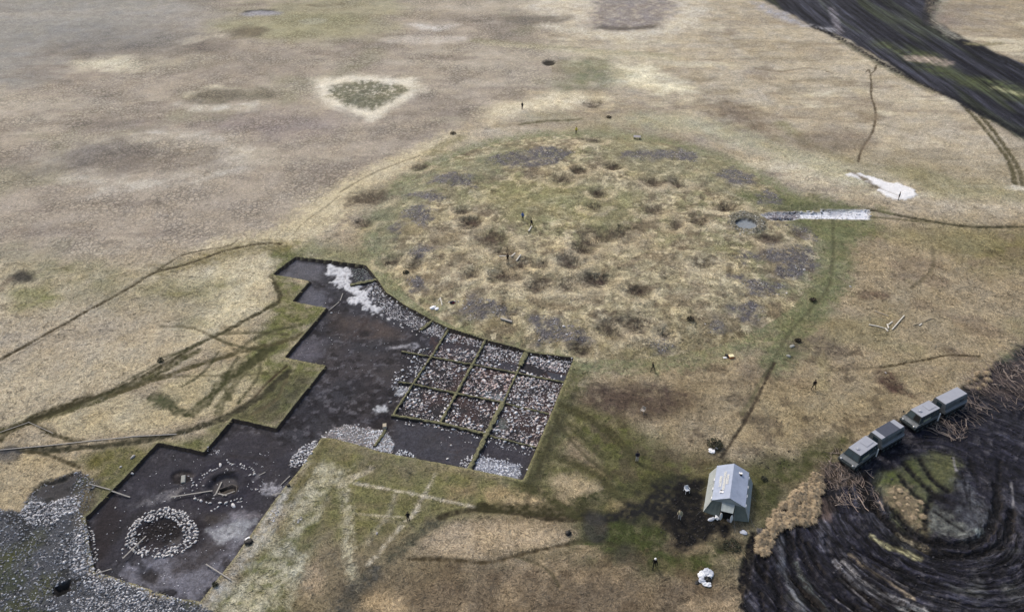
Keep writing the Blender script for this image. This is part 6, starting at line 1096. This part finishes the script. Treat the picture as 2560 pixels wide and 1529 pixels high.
def veh_from(fr, bk, rf, rbk, z1, z2, *a):
    f0 = (W('o', *fr[0], z1) + W('o', *fr[1], z1)) / 2; f1 = (W('o', *bk[0], z1) + W('o', *bk[1], z1)) / 2; r0 = (W('o', *rf[0], z2) + W('o', *rf[1], z2)) / 2; r1 = (W('o', *rbk[0], z2) + W('o', *rbk[1], z2)) / 2
    return vehicle(f0, math.atan2(*(f1 - f0)[::-1]), r0, math.atan2(*(r1 - r0)[::-1]), *a)
v1 = veh_from([(2120.4, 1117.9), (2150.7, 1140.2)], [(2193.7, 1108.3), (2165.9, 1088.1)], [(2178, 1079.5), (2204.8, 1097.7)], [(2261.9, 1064.4), (2234.6, 1048.2)], 2.12, 2.22, 'lower left tracked vehicle, its rear cabin roof covered by a dark tarpaulin', True, False)
g2 = lambda x, y: (2240 + x * .10106, 940 + y * .10106)
v2 = veh_from([g2(360, 825), g2(630, 1025)], [g2(1095, 775), g2(830, 600)], [g2(960, 535), g2(1240, 690)], [g2(1760, 430), g2(1495, 270)], 2.12, 2.22, 'upper right tracked vehicle with a plain light grey rear roof', False, True)

# ------------------------------------------------------------------ small things
def bag(rg, x, y, rx, ry, rz, m_, label, seed, name='sack', cat='bag'):
    p = W(rg, x, y); mb = MB(); mb.blob((0, 0, rz * .8), rx, ry, rz, seed, .24, 11, 7); mb.blob((rx * .5, ry * .3, rz * 1.2), rx * .45, ry * .5, rz * .6, seed + 1, .25, 8, 5); o = mb.build(name, m_); o.location = (p[0], p[1], float(HZ(*p)) - .03); o.rotation_euler = (0, 0, seed); tag(o, label, cat); return o
wbag = mat('white_polythene', (238, 240, 244), .5, noise=.08, nscale=6); gbag = mat('silver_polythene', (186, 192, 206), .45, noise=.15, nscale=8); bbag = mat('black_polythene', (14, 14, 18), .45)
j6 = lambda x, y: (1730 + x * .05393, 1400 + y * .05393)
bag('o', *j6(430, 700), .5, .38, .22, wbag, 'white bag at the left of the rubbish heap', 1); bag('o', *j6(740, 620), .55, .55, .22, gbag, 'silvery bag at the back of the rubbish heap', 2); bag('o', *j6(800, 760), .3, .3, .22, wbag, 'white bag at the right of the rubbish heap', 3)
bag('o', *j6(700, 920), .45, .4, .24, bbag, 'black bag in the middle of the rubbish heap', 4); bag('o', *j6(480, 960), .35, .35, .2, gbag, 'small grey bag at the front left of the rubbish heap', 5); bag('o', *j6(660, 1110), .5, .3, .18, wbag, 'white bag nearest the camera in the rubbish heap', 6); bag('o', *j6(270, 1010), .4, .25, .08, bbag, 'flat black sheet left of the rubbish heap', 7)
bag('i', 225, 340, .45, .4, .16, wbag, 'white scrap of sheeting at the scrub behind the tent', 8); bag('i', 262, 322, .25, .2, .12, gbag, 'grey scrap behind the white one at the scrub', 9)
bag('e', 663, 740, .5, .35, .16, wbag, 'larger of two white bags on the green rim of the mound', 10); bag('e', 690, 750, .35, .3, .14, wbag, 'smaller of two white bags on the green rim of the mound', 11); bag('i', 455, 918, .4, .3, .14, gbag, 'pale bundle on the grass in front of the tent', 12)
bag('i', 225, 825, .45, .22, .14, gbag, 'grey bundle left of the tent door', 13); bag('i', 262, 815, .3, .25, .2, wbag, 'pale bundle beside the tent door', 14); bag('i', 350, 835, .3, .2, .14, mat('grey_cloth', (120, 120, 128)), 'grey heap under the tent awning', 15)
bag('r', 1690, 1155, .5, .4, .22, bbag, 'black bag on the right brink of the lower dig', 16); bag('r', 1672, 1120, .35, .2, .08, wbag, 'white scrap beside the black bag on the brink', 17); bag('r', 2182, 460, .3, .22, .16, bbag, 'black bag at the upper right brink of the lower dig', 18); bag('h', 1627, 924, .35, .3, .2, bbag, 'black bag at the tip of the pale oval meadow', 19)
redm = mat('red_cloth', (150, 34, 40)); t = empty('backpack', *W('e', 800, 705), None, .3, 'navy and red backpack lying on the green rim of the mound', 'backpack'); mb = MB(); mb.blob((0, 0, .18), .42, .28, .2, 3, .12, 11, 7); mb.build('bag_body', NAVY, t, True); mb = MB(); mb.blob((.12, -.2, .16), .25, .14, .12, 5, .1, 10, 6); mb.build('pocket', redm, t, True); mb = MB(); mb.tube([(.35, -.02, .3), (.6, .05, .2), (.75, -.05, .05)], .05, .04, 6); mb.tube([(-.3, .1, .3), (-.6, .15, .1)], .05, .04, 6); mb.build('strap', whitem, t)
orm = mat('orange_plastic', (236, 130, 30), .5); yem = mat('cream_plastic', (238, 226, 170), .5); p = W('f', 366, 1092); t = empty('box', p[0], p[1], None, .2, 'orange box with a cream lid on the tan grass right of the mound', 'box'); mb = MB(); mb.box(-.35, .3, -.25, .25, 0, .32, taper=-.03); mb.build('box_body', orm, t, bevel=.03); mb = MB(); mb.box(-.38, .34, -.3, .3, .323, .38); mb.build('lid', yem, t, bevel=.02); bag('f', 338, 1085, .45, .28, .16, bbag, 'black bag beside the orange box', 21); bag('f', 322, 1094, .28, .16, .07, wbag, 'white sheet beside the black bag and orange box', 22)
def chair(rg, x, y, rz, m_, label, tip=0):
    p = W(rg, x, y); t = empty('plastic_chair', p[0], p[1], None, rz, label, 'chair'); t.rotation_euler = (tip, 0, rz); mb = MB(); mb.box(-.25, .25, -.25, .25, .42, .46); mb.build('seat', m_, t, bevel=.015); mb = MB(); mb.box(-.25, .25, .23, .27, .463, .9); mb.build('backrest', m_, t, bevel=.015)
    for a_, b_ in ((-1, -1), (1, -1), (1, 1), (-1, 1)): mb = MB(); mb.tube([(a_ * .22, b_ * .22, .42), (a_ * .27, b_ * .28, 0)], .028, .02, 6); mb.build('leg', m_, t)
    for a_ in (-1, 1): mb = MB(); mb.tube([(a_ * .25, .24, .68), (a_ * .27, -.2, .66), (a_ * .25, -.24, .44)], .028, .025, 6); mb.build('armrest', m_, t)
    return t
chair('o', 1716, 1229, .3, wbag, 'white plastic chair on the grass left of the tent'); chair('o', 1607, 1032, -.6, mat('beige_plastic', (176, 166, 154), .6), 'dirty beige plastic chair in the dark scrub right of the grid')
p = W('b', 2118, 992); t = empty('bench', p[0], p[1], None, -.15, 'grey slatted wooden bench behind the mound', 'bench'); mb = MB()
for k in range(5): mb.box(-.75, .75, -.5 + k * .22, -.34 + k * .22, .5, .56)
mb.build('seat', mat('grey_board', (176, 170, 172)), t, bevel=.01)
for s_ in (-.6, .6): mb = MB(); mb.box(s_ - .05, s_ + .05, -.48, .5, .0, .5); mb.build('leg', mat('dark_board', (70, 64, 60)), t, bevel=.01)
p = W('x', 1498, 128); t = empty('crate', p[0], p[1], None, .1, 'cream wooden crate in the small dark hollow left of the grid corner', 'crate'); mb = MB(); mb.box(-.22, .22, -.3, .3, 0, .5); mb.build('crate_body', mat('cream_board', (204, 196, 176)), t, bevel=.02); mb = MB(); mb.box(-.24, .24, -.32, .32, .503, .54); mb.build('lid', mat('tan_board', (176, 164, 140)), t, bevel=.01)
p = W('r', 868, 340); mb = MB(); mb.box(-.28, .28, -.62, .62, 0, .22, taper=.04); o = mb.build('stone_slab', boulder_grey, bevel=.04); o.location = (p[0], p[1], float(HZ(*p)) - .02); o.rotation_euler = (.06, 0, .25); tag(o, 'flat grey slab in the small hollow left of the gappy ring', 'slab')
# the grave kerb in the hollow
mb = MB()
for a_, b_ in [((1300, 470), (1480, 405)), ((1480, 405), (1535, 430)), ((1535, 430), (1525, 490)), ((1300, 470), (1330, 520))]:
    q0, q1 = W('r', *a_), W('r', *b_); z = float(HZ(*W('r', 1390, 500))); mb.tube([(q0[0], q0[1], z + .22), (q1[0], q1[1], z + .22)], .07, .07, 5)
o = mb.build('grave_kerb', mat('mud_kerb', (92, 84, 78), noise=.2)); tag(o, 'low earthen kerb round the grave in the ringed hollow', 'kerb')

# ------------------------------------------------------------------ dry grass laid over by wind and snow
grass_m = mat('dead_grass', (180, 168, 140), 1, noise=.12, nscale=2, use_attr=True)
ng = 420000; yy = 44 + (190 - 44) * RNG.random(ng) ** 1.25; xx = (RNG.random(ng) - .5) * 2 * .655 * (yy + Y0) * .814 * 1.0
AL, MX = albedo_at(xx, yy); z = HZ(xx, yy); keep = RNG.random(ng) < (MX[:, 1] * 1.5 - .6) * smooth(188, 105, yy) * np.clip((AL.mean(1) - .03) / .12, .1, 1)
dd, _, _ = seg_dist(xx, yy, PIT, True); keep &= ~(inside(xx, yy, PIT) | (dd < .12)) & ~inside(xx, yy, TRENCH) & ~inside(xx, yy, SPOIL) & ~inside(xx, yy, MUD)
tl = (TENT + TB) / 2; keep &= np.hypot(xx - tl[0], yy - tl[1]) > 2.6
xx, yy, z, AL = xx[keep], yy[keep], z[keep], AL[keep]; n = len(xx)
ang = 2.2 * math.pi * fbm(xx, yy, .35, 2, 501) + .5 + RNG.normal(0, .5, n); L = RNG.uniform(.2, .55, n) * (1 + .5 * smooth(70, 120, yy)); wd = RNG.uniform(.014, .034, n) * (1 + .6 * smooth(70, 120, yy)); up = RNG.uniform(.02, .09, n)
tone = np.where(RNG.random(n) < .74, RNG.uniform(1.0, 1.6, n), RNG.uniform(.4, .8, n))
dx, dy = np.cos(ang), np.sin(ang); bx, by = -dy * wd, dx * wd
V = np.stack([np.stack([xx - bx, yy - by, z + .01], 1), np.stack([xx + bx, yy + by, z + .01], 1), np.stack([xx + dx * L * .55 + bx, yy + dy * L * .55 + by, z + up], 1), np.stack([xx + dx * L, yy + dy * L, z + up * .6], 1)], 1).reshape(-1, 3)
gme2 = mesh_np('dry_grass', V, np.arange(n * 4).reshape(-1, 4), [grass_m], {'alb': np.repeat(np.minimum(AL * tone[:, None], .8), 4, 0)})
go = bpy.data.objects.new('dry_grass', gme2); C.objects.link(go); tag(go, 'matted dead grass covering the steppe and the mound', 'grass', kind='stuff'); print('grass', n)
